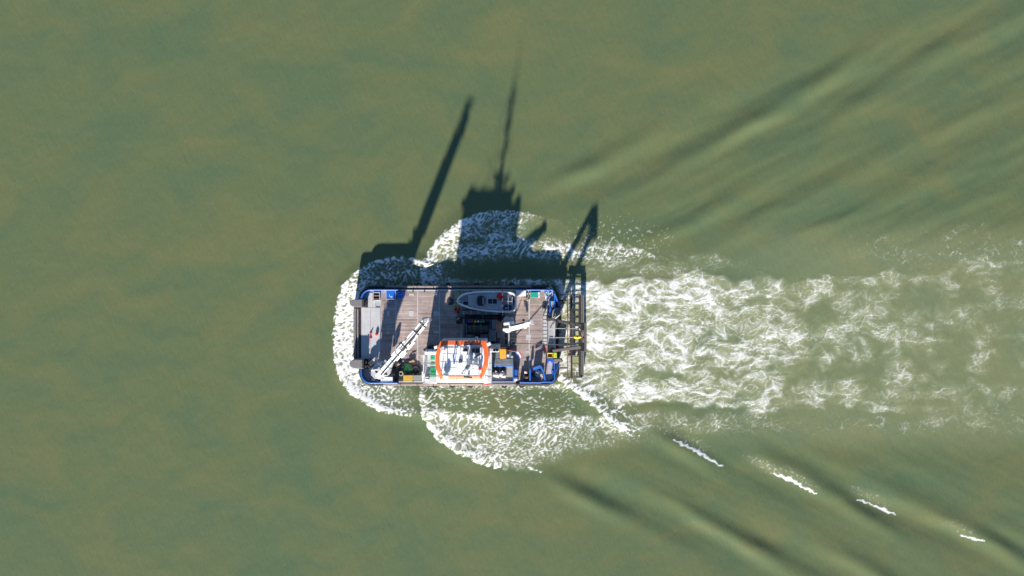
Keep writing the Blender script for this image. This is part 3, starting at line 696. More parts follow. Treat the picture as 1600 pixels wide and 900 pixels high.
lw = cas(719, 485.4, 779, 491.4, 2.25, M_machine, 'catwalk')
for k in range(5):
    x = 724 + 11.6 * k; cas(x, 485.6, x + .8, 491.2, 2.3, M_alu, 'catwalk_rib', 2.24, 0, lw)
cas(770.5, 485.8, 778, 491, 2.34, M_tarp, 'catwalk_lid', 2.24, .02, lw)
cas(726, 492, 780, 498, 1.55, M_machdark, 'pipe_trench')
mb = MB()
for k in range(3): mb.tube([P(727, 493.5 + 1.5 * k, 1.65), P(752, 493.5 + 1.6 * k, 1.65), P(779, 493.3 + 1.5 * k, 1.65)], .07, 8)
build(mb, 'deck_pipe', M_machdark, boat, smooth=True)
cas(754.2, 491.5, 755, 498.2, 2.1, M_machine, 'trench_bar')
h1 = cas(776, 518, 796.5, 544, 2.05, M_machine, 'aft_casing')
cas(789, 521.5, 792.8, 538, 2.09, M_black, 'casing_slot', 2.04, 0, h1); cas(776.6, 529.6, 780.8, 536.2, 2.12, M_machdark, 'casing_hatch', 2.04, .02, h1)
cas(776.2, 528.4, 796.3, 529, 2.08, M_machdark, 'casing_seam', 2.04, 0, h1); cas(793.8, 521, 796.2, 541, 2.3, M_steelgrey, 'casing_lip', 2.04, .02, h1)
fl = cas(798, 533.3, 806, 539.2, 1.75, M_steelgrey, 'fairlead'); cas(800, 534.8, 804.6, 537.8, 1.79, M_black, 'fairlead_slot', 1.74, 0, fl)
cas(763.4, 533.8, 774, 545, 1.7, M_machdark); cas(774.3, 533, 774.9, 545, 2.2, M_alu, 'guard_plate')
h2 = cas(769.6, 546, 802, 571, 2.6, M_machine, 'generator_house')
for a, b, c, d in ((770.2, 560.8, 776.6, 569.4), (777.2, 560.8, 783, 569.4), (785.2, 560.6, 801.4, 568.8), (770.2, 549.5, 779.8, 560)): cas(a, b, c, d, 2.66, M_machine, 'generator_lid', 2.59, .02, h2)
cas(792.5, 548.5, 801.6, 559.8, 2.5, M_machdark, 'exhaust_bay', 2.3, .02, None)
for x, y, m_ in ((793.6, 555.6, M_white), (800, 557.6, M_steelgrey), (797, 551.5, M_machine)):
    q = P(x, y, 3); build(MB().lathe((q.x, q.y, 2.5), [(.12, 0), (.12, .4), (.16, .42), (.14, .55)], 12), 'vent_pipe', m_, boat, smooth=True)
fu = cas(764.6, 543.6, 780.6, 550.4, 8.0, M_steelgrey, 'shadow_funnel', 2.0, .1)  # vent box made tall and wide to fill out the wheelhouse's cast shadow
for x in (772.4, 776.8): q = P(x, 547, 8.3); build(MB().lathe((q.x, q.y, 7.95), [(.16, 0), (.16, .4), (.13, .4), (.13, .1)], 14), 'exhaust_pipe', M_machdark, fu, smooth=True)
am = cas(780.8, 545.2, 791, 560, 3.1, M_amber, 'amber_locker', 2.6, .05); cas(786.2, 553.6, 788, 557, 3.13, M_steelgrey, 'locker_latch', 3.09, .01, am)
cas(779.6, 542.8, 790.4, 545, 3.0, M_pink, 'hose_rack', 2.5)

# ================================================================ deckhouse and wheelhouse
L1 = 3.95
dh = build(MB().pbox(662.5, 548.5, 768.5, 597.8, DZ - .05, L1), 'deckhouse', M_white, boat, .04)
for k in range(5):
    for a, s in ((P(672 + 19 * k, 548.5, L1), 1), (P(672 + 19 * k, 597.8, L1), -1)):
        build(MB().obox((a.x, a.y, 2.75), .62, .06, .62), 'deckhouse_window', M_glass, dh, .02)
p = P(768.5, 560, L1); build(MB().obox((p.x, p.y, 2.4), .06, .75, 1.9), 'deckhouse_door', M_steelgrey, dh, .02)
p = P(662.5, 562, L1); build(MB().obox((p.x, p.y, 2.4), .06, .75, 1.9), 'deckhouse_door', M_steelgrey, dh, .02)
# upper deck plates aft and forward of the wheelhouse
for i in range(6):
    for j in range(2):
        y0 = 553 + 7.4 * i; x0 = 761.8 + 3.4 * j; build(MB().pbox(x0, y0, x0 + 3.1, y0 + 7.1, L1 - .01, L1 + .03), 'upper_deck_panel', M_platelt, dh)
for i in range(5):
    for j in range(3):
        y0 = 554 + 8.8 * i; x0 = 663.2 + 6.4 * j; build(MB().pbox(x0, y0, x0 + 6.1, y0 + 8.5, L1 - .01, L1 + .02), 'upper_deck_panel', M_platelt, dh)
for a, b, c, d in ((672.8, 555, 679, 562.2), (672.6, 567, 679.4, 569.8), (672.3, 574.2, 680.8, 588)):
    g = build(MB().pbox(a, b, c, d, L1 + .02, L1 + .10), 'green_mat', M_greengrate, dh, .015)
    n = max(1, int((d - b) / 2.6))
    for k in range(1, n): build(MB().pbox(a, b + (d - b) * k / n - .22, c, b + (d - b) * k / n + .22, L1 + .10, L1 + .115), 'mat_seam', M_hose, g)
q = [P(663, 553.6, L1), P(663, 597.3, L1), P(684, 597.3, L1)]
build(rail(MB(), q, L1, L1 + 1.05, .028, 1.2, 2), 'guard_rail', M_white, dh, smooth=True)
build(rail(MB(), [P(768, 552, L1), P(768, 597.3, L1), P(757, 597.3, L1)], L1, L1 + 1.05, .028, 1.2, 2), 'guard_rail', M_white, dh, smooth=True)
build(MB().pbox(661.5, 545, 678, 548.3, DZ, 4.3).pbox(668, 540.6, 678.5, 544.6, DZ, 3.2), 'stair_block', M_navy, dh, .04)
for k in range(6): build(MB().pbox(659.4, 583 + 2.2 * k, 662, 584.8 + 2.2 * k, 1.7 + .36 * k, 1.76 + .36 * k), 'stair_tread', M_white, dh)
build(MB().pbox(659, 580.8, 661.4, 590, 3.0, 4.4), 'white_panel', M_white, dh, .02)
mb = MB().pbox(664, 589, 669.6, 590, L1, 4.5).pbox(664, 592.6, 670.5, 593.4, L1, 4.3); build(mb, 'white_stowage', M_white, dh, .02)

OC = [(689.4, 532.3), (759.6, 532.3), (763.0, 543.6), (763.4, 558), (762, 573), (753.4, 594), (688.4, 594), (680.4, 574.5), (680.2, 556), (685.4, 539.4)]
IC = [(691, 538.9), (751.6, 538.9), (755.6, 545.6), (756.8, 559), (756, 569), (748.8, 588.2), (691.4, 588.4), (686.4, 571), (686.2, 559), (689.2, 547)]
ZI = 8.30
def zo(y): return ZI - .02 - .32 * max(0., min(1., (y - 575) / 19.)) - .04 * max(0., min(1., (y - 540) / 30.))
OO = [P(x, y, zo(y)) for x, y in OC]; II = [P(x, y, ZI) for x, y in IC]
wallp = [(p.x * 1.0, p.y * 1.0) for p in [P(716 + (x - 722) * .985 + 6, 563 + (y - 563) * .99, 8.2) for x, y in OC]]
wh = build(MB().prism(wallp, L1 - .02, 8.02), 'wheelhouse', M_white, boat)
for i in range(10):
    a, b = Vector(wallp[i]), Vector(wallp[(i + 1) % 10]); t = (b - a); L = t.length; t = t / L; nn = Vector((t.y, -t.x))
    if nn.dot(a - Vector((wallp[0][0] + 1.5, wallp[0][1] - 2.5))) < 0: nn = -nn
    n = max(1, round(L / .95)); ang = math.atan2(t.y, t.x)
    for k in range(n):
        c = a + t * (L * (k + .5) / n) + nn * .02
        w = build(MB().obox((c.x, c.y, 6.5), L / n - .14, .05, 1.5, ang), 'window', M_glass, wh, .01)
    c = a + t * L / 2 + nn * .05
    for z in (5.6, 7.4): build(MB().obox((c.x, c.y, z), L, .10, .12, ang), 'window_frame', M_white, wh, .01)
    # orange roof rim, one sloping panel per side
    j = (i + 1) % 10; dz = Vector((0, 0, .20))
    v = [OO[i], OO[j], II[j], II[i]]; v = v + [q - dz for q in v]
    build(MB().add(v, [(3, 2, 1, 0), (4, 5, 6, 7), (0, 1, 5, 4), (2, 3, 7, 6), (1, 2, 6, 5), (3, 0, 4, 7)]), 'roof_rim_panel', M_orange, wh)
roof = build(MB().prism([(p.x, p.y) for p in II], 8.02, ZI - .06), 'wheelhouse_roof', M_roof, wh)
RZ = ZI - .06
def rf(a, b, c, d, z1, mat, name, bev=.02, z0=None, par=None): return build(MB().pbox(a, b, c, d, RZ - .01 if z0 is None else z0, z1), name, mat, par or wh, bev)
# roof seams and low ribs
rf(697.4, 545, 698.6, 584, RZ + .22, M_white, 'roof_rib', .01); rf(716.6, 541, 719, 556, RZ + .14, M_white, 'roof_rib', .01); rf(709.4, 539.5, 710.1, 546, RZ + .10, M_white, 'roof_rib', 0)
rf(750.2, 543, 752.2, 583, RZ + .2, M_white, 'roof_rib', .01); rf(733.4, 541, 735.6, 566, RZ + .26, M_white, 'cable_tray', .02)
rf(692, 552.7, 715, 553.1, RZ + .02, M_steelgrey, 'roof_seam', 0); rf(688, 565.2, 733, 565.6, RZ + .02, M_steelgrey, 'roof_seam', 0); rf(692, 574.6, 714, 575, RZ + .02, M_steelgrey, 'roof_seam', 0)
rf(696, 543, 748, 543.5, RZ + .06, M_steelgrey, 'roof_seam', 0)
hb = rf(722.6, 549, 731, 555, RZ + .55, M_white, 'roof_box', .04); rf(724, 545, 729.8, 549.2, RZ + .3, M_machdark, 'roof_box', .03)
hg = rf(736.8, 543.8, 749.6, 552, RZ + .30, M_steelgrey, 'skylight', .03); rf(737.6, 544.6, 742.6, 551.2, RZ + .34, M_glassd, 'skylight_pane', 0, RZ + .28, wh); rf(743.6, 544.6, 748.8, 551.2, RZ + .34, M_glassd, 'skylight_pane', 0, RZ + .28, wh)
rf(716.8, 561.2, 722.4, 567, RZ + .25, M_machdark, 'roof_hatch', .03)
rf(741, 540, 748, 541.4, RZ + .2, M_white, 'roof_bar')
mb = MB(); mb.tube([P(708.3, 553.6, RZ + .9), P(709.8, 568.5, RZ + .9)], .085, 8); bp_ = build(mb, 'blue_boom', M_binblue, wh, smooth=True)
mb = MB(); q = P(708.6, 556, RZ + .9); mb.tube([(q.x, q.y, RZ), (q.x, q.y, RZ + .95)], .06, 8); q = P(709.6, 567, RZ + .9); mb.tube([(q.x, q.y, RZ), (q.x, q.y, RZ + .9)], .04, 8); build(mb, 'boom_post', M_white, wh, smooth=True)
def dome(x, y, r, z=0.): 
    q = P(x, y, RZ + r + z); return build(MB().lathe((q.x, q.y, RZ), [(r * .55, 0), (r * .55, .25 + z), (r, .3 + z), (r * 1.02, .3 + z + r * .5), (r * .86, .3 + z + r * 1.0), (r * .5, .3 + z + r * 1.35), (r * .08, .3 + z + r * 1.45)], 24), 'antenna_dome', M_white, wh, smooth=True)
dome(696.8, 587, .36); dome(742.6, 570.6, .36, .3); dome(740.6, 577, .2); dome(748, 573, .16)
# search light at the forward corner
mb = MB(); q = P(691.6, 544.6, 8.9); mb.lathe((q.x, q.y, RZ), [(.1, 0), (.1, .2), (.2, .22), (.24, .3), (.24, .45), (.2, .5)], 16); sl_ = build(mb, 'search_light', M_bag, wh, smooth=True)
build(MB().prism(pp([(688.2, 543.4), (691, 546.8), (695, 545.6), (696.6, 543), (698, 544.6), (695.4, 547.8), (690.4, 548.4), (687, 544.6)], 8.75), RZ, 8.75), 'light_guard', M_bag, sl_, .02)
build(MB().pbox(741.8, 526.6, 746.6, 532.6, 7.7, 8.5), 'air_unit', M_steelgrey, wh, .06)
q = P(763.8, 537.6, 8.6); build(MB().obox((q.x, q.y, 8.35), .46, .38, .5, R(25)), 'flood_light', M_white, wh, .05)
q = P(681, 542.5, 8.0); build(MB().obox((q.x, q.y, 7.8), .42, .34, .45, R(20)), 'flood_light', M_white, wh, .05)
q = P(749.5, 576.6, 8.9); build(MB().lathe((q.x, q.y, RZ), [(.12, 0), (.12, .3), (.17, .32), (.17, .6), (.08, .66)], 14), 'red_lamp', M_red, wh, smooth=True)
q = P(741, 578.5, 8.7); build(MB().lathe((q.x, q.y, RZ), [(.08, 0), (.08, .3), (.13, .32), (.13, .45)], 14), 'blue_lamp', M_crateblue, wh, smooth=True)
# radar scanners
def scanner(x, y, z, ln, rot, mat):
    q = P(x, y, z); s_ = build(MB().lathe((q.x, q.y, RZ), [(.13, 0), (.10, z - RZ - .3), (.2, z - RZ - .25), (.2, z - RZ - .05)], 14), 'radar_base', M_white, wh, smooth=True)
    build(MB().obox((q.x, q.y, z + .04), ln, .17, .18, R(rot)), 'radar_scanner', mat, s_, .04)
scanner(731.5, 538.4, 9.2, 1.0, 8, M_navy); scanner(731.2, 589.4, 9.0, .95, -4, M_darksteel); scanner(746.5, 556, 9.6, .95, 32, M_navy)
mb = MB(); mb.tube([P(712.6, 567, RZ + .05), P(712.4, 597, RZ + .05 - .1)], .04, 6); build(mb, 'roof_pipe', M_white, wh, smooth=True)
# mast: four legs, tapering post, crosstrees, whips
MX, MY = P(735, 566.5, RZ)[:2]
mast = build(MB().lathe((MX, MY, RZ), [(.20, 0), (.19, 3.), (.15, 6.6), (.12, 7.2)], 12), 'mast', M_white, boat, smooth=True)
for x, y in ((727.5, 558.5), (727.6, 580.5), (741.6, 579.6), (745.2, 556.6)):
    q = P(x, y, RZ); mb = MB(); mb.tube([(q.x, q.y, RZ), (MX, MY, RZ + 3.0)], .07, 8); build(mb, 'mast_leg', M_white, mast, smooth=True)
for z, w in ((3.2, 1.7), (4.6, 1.1), (5.9, 1.5)):
    mb = MB(); mb.tube([(MX - w * .35, MY - w * .35, RZ + z), (MX + w * .35, MY + w * .35, RZ + z)], .05, 8); y_ = build(mb, 'crosstree', M_white, mast, smooth=True)
    for s in (-1, 1): build(MB().lathe((MX + s * w * .33, MY + s * w * .33, RZ + z), [(.06, 0), (.1, .05), (.1, .3), (.05, .34)], 10), 'mast_lamp', M_steelgrey, y_, smooth=True)
for k in range(7): build(MB().obox((MX + .16, MY, RZ + 3.4 + .45 * k), .3, .24, .1), 'mast_step', M_white, mast)
build(MB().obox((MX, MY, RZ + 4.9), .4, .4, .7), 'mast_box', M_machdark, mast, .05); build(MB().obox((MX, MY + .1, RZ + 6.2), .34, .34, .9), 'mast_box', M_steelgrey, mast, .05)
mb = MB(); mb.tube([(MX, MY, RZ + 7.1), (MX, MY, RZ + 10.4)], .045, 6, r1=.02); build(mb, 'whip_antenna', M_white, mast, smooth=True)
mb = MB(); mb.tube([(MX + .3, MY + .25, RZ + 5.9), (MX + .34, MY + .3, RZ + 9.0)], .035, 6, r1=.02); build(mb, 'whip_antenna', M_white, mast, smooth=True)
for x, y, L in ((716, 541, 2.2), (721, 541, 2.8), (726.5, 543, 4.4), (690, 580, 1.9), (748, 585, 1.8)):
    q = P(x, y, RZ); mb = MB(); mb.tube([(q.x, q.y, RZ), (q.x, q.y, RZ + L)], .04, 6, r1=.018); build(mb, 'whip_antenna', M_white, wh, smooth=True)
mb = MB(); mb.tube([(MX, MY, RZ + 7), P(694, 545, RZ)], .012, 4); mb.tube([(MX, MY, RZ + 7), P(757, 572, RZ)], .012, 4); build(mb, 'stay_wire', M_cable, mast)
# life buoy marks on the starboard rail
q = P(760, 597.6, 2.3); build(MB().torus((q.x, q.y, 2.2), .30, .08, 20, 8), 'life_buoy', M_red, boat, smooth=True)
q = P(744, 596.8, 3.6); build(MB().obox((q.x, q.y, 3.5), .4, .3, .5), 'side_lamp_box', M_machdark, boat, .04)

# ================================================================ THINGS ON BOARD
# ---- large deck crane, boom raised to the upper right
CB = P(598, 577, DZ)
cr = thing('deck_crane', 'large white deck crane with long boom raised over the timber deck', 'crane', CB, 'white deck cranes')
build(MB().lathe((CB.x, CB.y, DZ - .02), [(1.0, 0), (1.0, .12), (.72, .18), (.66, 2.1), (.86, 2.15), (.86, 2.45)], 28), 'pedestal', M_white, cr, smooth=True)
T0, T1 = P(593, 586, 5.3), P(667, 500, 12.0); ax = (T1 - T0).normalized(); sd_ = ax.cross(Vector((0, 0, 1))).normalized(); up = sd_.cross(ax)
Lb = (T1 - T0).length
def on(t, s=0., u=0.): return T0 + ax * (t * Lb) + sd_ * s + up * u
col = build(MB().prism([(CB.x + .86 * math.cos(a), CB.y + .8 * math.sin(a)) for k, a in enumerate([R(45 * i + 22) for i in range(8)])], DZ + 2.4, 4.6), 'slew_column', M_steelgrey, cr, .05)
for s in (-1, 1):
    mb = MB(); mb.beam(CB + Vector((0, 0, 3.2)) + sd_ * .52 * s, on(.06) + sd_ * .52 * s, .12, .9, .12, .6); build(mb, 'column_cheek', M_white, cr, .03)
mb = MB(); mb.beam(on(-.02), on(.50), .66, .74, .58, .62); bm = build(mb, 'main_boom', M_white, cr, .05)
for t in (.1, .2, .3, .42): 
    mb = MB(); mb.beam(on(t, 0, .36), on(t + .008, 0, .36), .74, .10); build(mb, 'boom_band', M_steelgrey, bm, .01)
mb = MB(); mb.beam(on(.46), on(.80), .34, .46); build(mb, 'boom_extension', M_steelgrey, cr, .03)
mb = MB(); mb.beam(on(.78), on(1.0), .26, .34, .24, .3); build(mb, 'boom_extension', M_machine, cr, .03)
for s in (-1, 1):
    mb = MB(); mb.tube([on(.34, .40 * s, .1), on(.66, .36 * s, .1)], .10, 10); c_ = build(mb, 'extension_cylinder', M_white, cr, smooth=True)
    mb = MB(); mb.tube([on(.66, .36 * s, .1), on(.97, .30 * s, .06)], .075, 8); build(mb, 'piston_rod', M_white, c_, smooth=True)
    mb = MB(); mb.beam(on(.62, .36 * s, .1), on(.66, .36 * s, .1), .14, .32); build(mb, 'cylinder_bracket', M_darksteel, c_, .01)
for t in (.56, .80, .93):
    mb = MB(); mb.beam(on(t, 0, .24), on(t + .012, 0, .24), .86, .07); build(mb, 'hose_clamp', M_darksteel, cr)
mb = MB(); mb.tube([on(.05, .18, .42), on(.3, .2, .44), on(.52, .18, .36), on(.9, .14, .24)], .035, 6); mb.tube([on(.05, .1, .42), on(.3, .1, .44), on(.52, .1, .36), on(.9, .06, .24)], .03, 6); build(mb, 'hydraulic_hose', M_black, cr, smooth=True)
mb = MB(); mb.beam(on(.55, .52, -.1), on(.68, .5, -.1), .26, .3); build(mb, 'winch_box', M_white, cr, .04)
mb = MB(); mb.beam(on(.40, .56, -.12), on(.50, .55, -.12), .28, .34); build(mb, 'winch_box', M_white, cr, .04)
mb = MB(); mb.beam(on(.30, 0, -.82), on(.97, 0, -.62), .42, .6, .34, .42); build(mb, 'boom_beam', M_white, cr, .04)  # beam added unseen below the boom to widen its cast shadow
mb = MB(); mb.beam(on(.02, 0, -.62), on(.4, 0, -.62), .5, .5, .4, .4); build(mb, 'boom_keel', M_white, cr, .04)
mb = MB(); mb.tube([CB + Vector((.2, .25, 2.9)) + ax * .3, on(.20, 0, -.5)], .19, 14); lc = build(mb, 'lift_cylinder', M_white, cr, smooth=True)
mb = MB(); mb.tube([on(.20, 0, -.5), on(.30, 0, -.38)], .11, 10); build(mb, 'piston_rod', M_alu, lc, smooth=True)
tip = on(1.0); mb = MB(); mb.obox(tip + Vector((.0, .05, -.05)), .62, .34, .3, R(20)); tp = build(mb, 'boom_head', M_steelgrey, cr, .05)
for s in (-1, 1): 
    mb = MB(); c = tip + Vector((.32 * s, .08, -.02)); mb.lathe(c, [(.19, -.1), (.22, -.05), (.16, 0), (.22, .05), (.19, .1)], 16); build(mb, 'sheave', M_machine, tp, smooth=True)
mb = MB(); mb.tube([tip + Vector((-.2, .1, -.1)), tip + Vector((-.2, .1, -1.5))], .02, 5); mb.lathe(tip + Vector((-.2, .1, -2.0)), [(.05, 0), (.15, .08), (.15, .4), (.06, .5)], 12); build(mb, 'hook_block', M_machine, cr, smooth=True)
# slew machinery, operator stand, valve chest around the foot
q = P(588.5, 573.5, 4.2); m3 = Matrix((sd_, up, ax)).transposed()
build(MB().obox((q.x, q.y, 4.0), .9, .62, .55, R(48)), 'oil_tank', M_white, cr, .06)
build(MB().obox((q.x - .15, q.y + .55, 3.9), .5, .4, .5, R(48)), 'valve_chest', M_steelgrey, cr, .04)
q = P(586.5, 585, 3.6); build(MB().lathe((q.x, q.y, 2.6), [(.4, 0), (.42, .5), (.34, .56), (.34, .9), (.2, 1.0)], 18), 'slew_motor', M_machine, cr, smooth=True)
q = P(607, 581, 3.4); build(MB().prism(pp([(601, 588), (606, 587), (609.6, 582), (611, 575), (613.6, 570), (610, 569), (607, 575), (604, 581)], 3.6), 2.8, 3.6), 'slew_guard', M_platelt, cr, .06)
for k in range(4): c = on(.02 + .07 * k, -.52, .15); build(MB().obox(c, .22, .3, .34, R(48)), 'valve_block', (M_machdark, M_steelgrey)[k % 2], cr, .03)
for k in range(3): c = on(.0 + .09 * k, .5, .1); build(MB().obox(c, .2, .34, .3, R(48)), 'valve_block', (M_steelgrey, M_machdark)[k % 2], cr, .03)
for k in range(8):
    z = DZ + .3 + .3 * k; q = CB + Vector((-.86, .2, 0)); mb = MB(); mb.tube([(q.x, q.y - .2, z), (q.x, q.y + .2, z)], .022, 6); build(mb, 'ladder_rung', M_steelgrey, cr, smooth=True)
mb = MB()
for s in (-.2, .2): mb.tube([(CB.x - .86, CB.y + .2 + s, DZ), (CB.x - .86, CB.y + .2 + s, DZ + 3.6)], .03, 6)
build(mb, 'ladder_rail', M_steelgrey, cr, smooth=True)
mb = MB().obox((P(585, 561.5, 2.4).x, P(585, 561.5, 2.4).y, 1.85), .45, .35, 1.05, R(45)); build(mb, 'control_stand', M_platelt, cr, .05)
build(MB().obox((P(580.5, 566, 2).x, P(580.5, 566, 2).y, 1.75), .7, .55, .85, R(45)), 'power_pack', M_machdark, cr, .06)
mb = MB()
for k in range(4):
    mb.tube([P(573 + k * .6, 570 + k, 1.9), P(580 + k, 575 + k * 1.3, 2.2), P(583, 583 + k, 2.6), P(590, 586, 3.2)], .04, 6)
build(mb, 'hydraulic_hose', M_cable, cr, smooth=True)

# ---- small deck crane aft
SB = P(793.5, 511, DZ + .5)
sc = thing('deck_crane', 'small white deck crane beside the tender, boom lying aft', 'crane', Vector((SB.x, SB.y, DZ)), 'white deck cranes')
build(MB().lathe((SB.x, SB.y, DZ - .02), [(.55, 0), (.55, .1), (.34, .16), (.32, 2.0), (.56, 2.05), (.58, 2.2), (.5, 2.26)], 24), 'pedestal', M_white, sc, smooth=True)
A0 = P(790, 510.5, 3.9); q = Vector((SB.x, SB.y, 3.6))
build(MB().obox((P(793, 505.3, 4.1).x, P(793, 505.3, 4.1).y, 3.85), 1.0, .36, .62, R(6)), 'crane_housing', M_white, sc, .08)
build(MB().obox((P(791.5, 510.5, 4.0).x, P(791.5, 510.5, 4.0).y, 3.75), 1.0, .42, .45, R(4)), 'slew_gear', M_machdark, sc, .06)
for k in range(4): c = P(787 + 3.6 * k, 515, 4.0); build(MB().obox((c.x, c.y, 3.86), .22, .34, .3, R(8)), 'counter_rib', M_white, sc, .04)
B0, B1 = P(796, 510.6, 4.3), P(831, 503, 5.2)
mb = MB(); mb.beam(B0, B1, .44, .46, .34, .36); bb = build(mb, 'main_boom', M_white, sc, .05)
ax2 = (B1 - B0).normalized(); s2 = ax2.cross(Vector((0, 0, 1))).normalized()
mb = MB(); mb.beam(B0 + s2 * .42, B0 + s2 * .30 + ax2 * 2.5, .26, .3); build(mb, 'boom_beam', M_white, sc, .04)  # folded jib beside the boom
mb = MB(); mb.tube([B0 + Vector((.1, .0, .36)), B0 + ax2 * 1.9 + Vector((0, 0, .34))], .08, 10); build(mb, 'lift_cylinder', M_alu, sc, smooth=True)
mb = MB(); mb.tube([B0 - s2 * .18 + Vector((0, 0, .3)), B1 - s2 * .1 + Vector((0, 0, .24))], .03, 6); build(mb, 'hydraulic_hose', M_black, sc, smooth=True)
build(MB().obox(B1 + Vector((.02, .02, .05)), .42, .66, .5, R(13)), 'boom_head', M_steelgrey, sc, .05)
c = B1 - ax2 * .95; build(MB().obox(c + Vector((.1, -.32, 0)), .4, .5, .4, R(13)), 'knuckle_block', M_white, sc, .05)
build(MB().lathe(B1 - ax2 * 1.05 + Vector((0, .42, -.15)), [(.12, 0), (.15, .1), (.15, .25), (.08, .3)], 14), 'red_cap', M_red, sc, smooth=True)
q = P(799.6, 499.6, 3.2); build(MB().obox((q.x, q.y, 2.3), .42, .42, 1.7), 'control_stand', M_platelt, sc, .05)
q = P(791.5, 500, 3.4); build(MB().lathe((q.x, q.y, DZ), [(.3, 0), (.3, 1.8), (.42, 1.85), (.42, 2.0), (.2, 2.05)], 16), 'hose_reel', M_steelgrey, sc, smooth=True)

# ---- stern gantry with its cables
GB = P(860, 522, DZ)
ga = thing('stern_gantry', 'weathered steel gantry leaning out over the stern with wire cables', 'gantry', GB)
for (a, b) in ((P(857.5, 498, 1.9), P(909.5, 509, 6.4)), (P(864, 548, 1.9), P(909.5, 541.6, 6.4))):
    mb = MB(); mb.beam(a, b, .30, .42, .36, .5); lg = build(mb, 'gantry_leg', M_rustbeam, ga, .03)
    mb = MB(); mb.obox(a + Vector((0, 0, -.25)), .55, .6, .6); build(mb, 'leg_hinge', M_darksteel, lg, .04)
g0, g1 = P(913.2, 503.8, 6.55), P(913.2, 550, 6.55)
hd = build(MB().box(g0.x - .02, g1.y, g0.x + .25, g0.y, 6.0, 6.6), 'gantry_head', M_rustbeam, ga, .04)
build(MB().box(g0.x - .46, g1.y + .05, g0.x - .03, g1.y + 1.05, 6.02, 6.5), 'head_block', M_black, ga, .04); build(MB().box(g0.x - .46, g0.y - .98, g0.x - .03, g0.y - .05, 6.02, 6.5), 'head_block', M_black, ga, .04)
for y in (513.2, 527.3, 540):
    q = P(909, y, 6.3); mb = MB(); mb.tube([(q.x, q.y - .12, 6.05), (q.x, q.y + .12, 6.05)], .3, 16); build(mb, 'sheave', M_darksteel, ga, smooth=True)
for (a, b, r_, m_) in ((P(856, 513, 1.9), P(909, 513.4, 6.4), .045, M_cablel), (P(858, 527.4, 1.9), P(909, 527, 6.4), .045, M_cablel), (P(803, 536.3, 1.7), P(909, 539.8, 6.45), .05, M_cable), (P(765, 528, 2.5), P(908, 529.4, 6.4), .02, M_cable)):
    mb = MB(); mb.tube([a, b], r_, 6); build(mb, 'cable', m_, ga, smooth=True)
mb = MB(); mb.tube([P(905, 513, 6.5), P(908.5, 518, 6.2), P(910.5, 526, 6.3), P(908, 534, 6.2), P(906.5, 540, 6.4)], .05, 6); build(mb, 'hose', M_ropeb, ga, smooth=True)
mb = MB(); q = P(904, 526.6, 6.5); mb.lathe((q.x, q.y, 6.0), [(.1, 0), (.16, .1), (.16, .3), (.1, .42)], 12); build(mb, 'swivel', M_red, ga, smooth=True)
mb = MB(); mb.tube([P(897, 526.8, 6.4), P(908, 526.2, 6.5)], .13, 10); build(mb, 'tackle_float', M_amber, ga, smooth=True)
for k in range(3): c = P(899 + 3.2 * k, 526.6 + .8 * (k % 2), 6.5); build(MB().ball((c.x, c.y, 6.42), .19, 1, 10), 'tackle_knob', M_yellow, ga, smooth=True)
mb = MB(); mb.tube([P(908, 503, 6.4), P(872, 489, 2.6)], .02, 5); build(mb, 'cable', M_cablel, ga)

# ---- bed-levelling plough hung across the stern
PZ = 1.5
pf = thing('plough_frame', 'long dark steel plough frame hung across the stern over the foam', 'plough', P(899, 525, .4))
for (a, b, w, z, m_) in ((886.6, 887.8, 0, PZ, M_rustbeam), (891.8, 894.6, 0, PZ + .1, M_darksteel), (904.2, 906.6, 0, PZ + .1, M_darksteel)):
    build(MB().pbox(a, 461, b, 590, z - .3, z), 'frame_beam', m_, pf, .03)
build(MB().pbox(907.6, 461, 911.2, 588.5, PZ - 1.0, PZ - .05), 'blade', M_rustbeam, pf, .03)
build(MB().pbox(911.5, 461.5, 912.4, 588.5, PZ - .9, PZ - .2), 'blade_lip', M_alu, pf, .01)
for k in range(13):
    y = 461.5 + 10.6 * k
    build(MB().pbox(895.1, y, 903.7, y + .8, PZ - .1, PZ), 'cross_bar', M_darksteel, pf, .01); build(MB().pbox(888.3, y + 1, 891.3, y + 1.7, PZ - .12, PZ - .02), 'cross_bar', M_rustbeam, pf, .01)
build(MB().pbox(884.5, 459.4, 910.5, 460.9, PZ - .35, PZ + .12), 'end_plate', M_rustbeam, pf, .03)
build(MB().pbox(899, 588.6, 910, 590.6, PZ - .35, PZ + .05), 'end_plate', M_rustbeam, pf, .03); build(MB().pbox(884.6, 590.1, 896, 591.2, PZ - .3, PZ + .02), 'end_plate', M_rustbeam, pf, .02)
for k in range(25):
    y = 464 + 5.1 * k; c = P(890, y, PZ); build(MB().obox((c.x, c.y, PZ - .05), .12, .14, .14), 'bolt', M_pink, pf)
mb = MB(); mb.tube([P(875, 470, PZ - .2), P(886, 470, PZ - .2)], .1, 8); mb.tube([P(875, 575, PZ - .2), P(886, 575, PZ - .2)], .1, 8); mb.tube([P(874, 460.8, PZ - .2), P(886, 460.8, PZ - .2)], .05, 8); build(mb, 'tow_arm', M_darksteel, pf, smooth=True)
mb = MB(); mb.tube([P(901, 466.5, PZ + .1), P(901.2, 472, PZ + .1)], .08, 8); build(mb, 'lifting_eye', M_steelgrey, pf, smooth=True)
mb = MB(); mb.tube([P(901.5, 580.5, PZ), P(901.5, 588.4, PZ)], .08, 8); build(mb, 'lifting_eye', M_darksteel, pf, smooth=True)

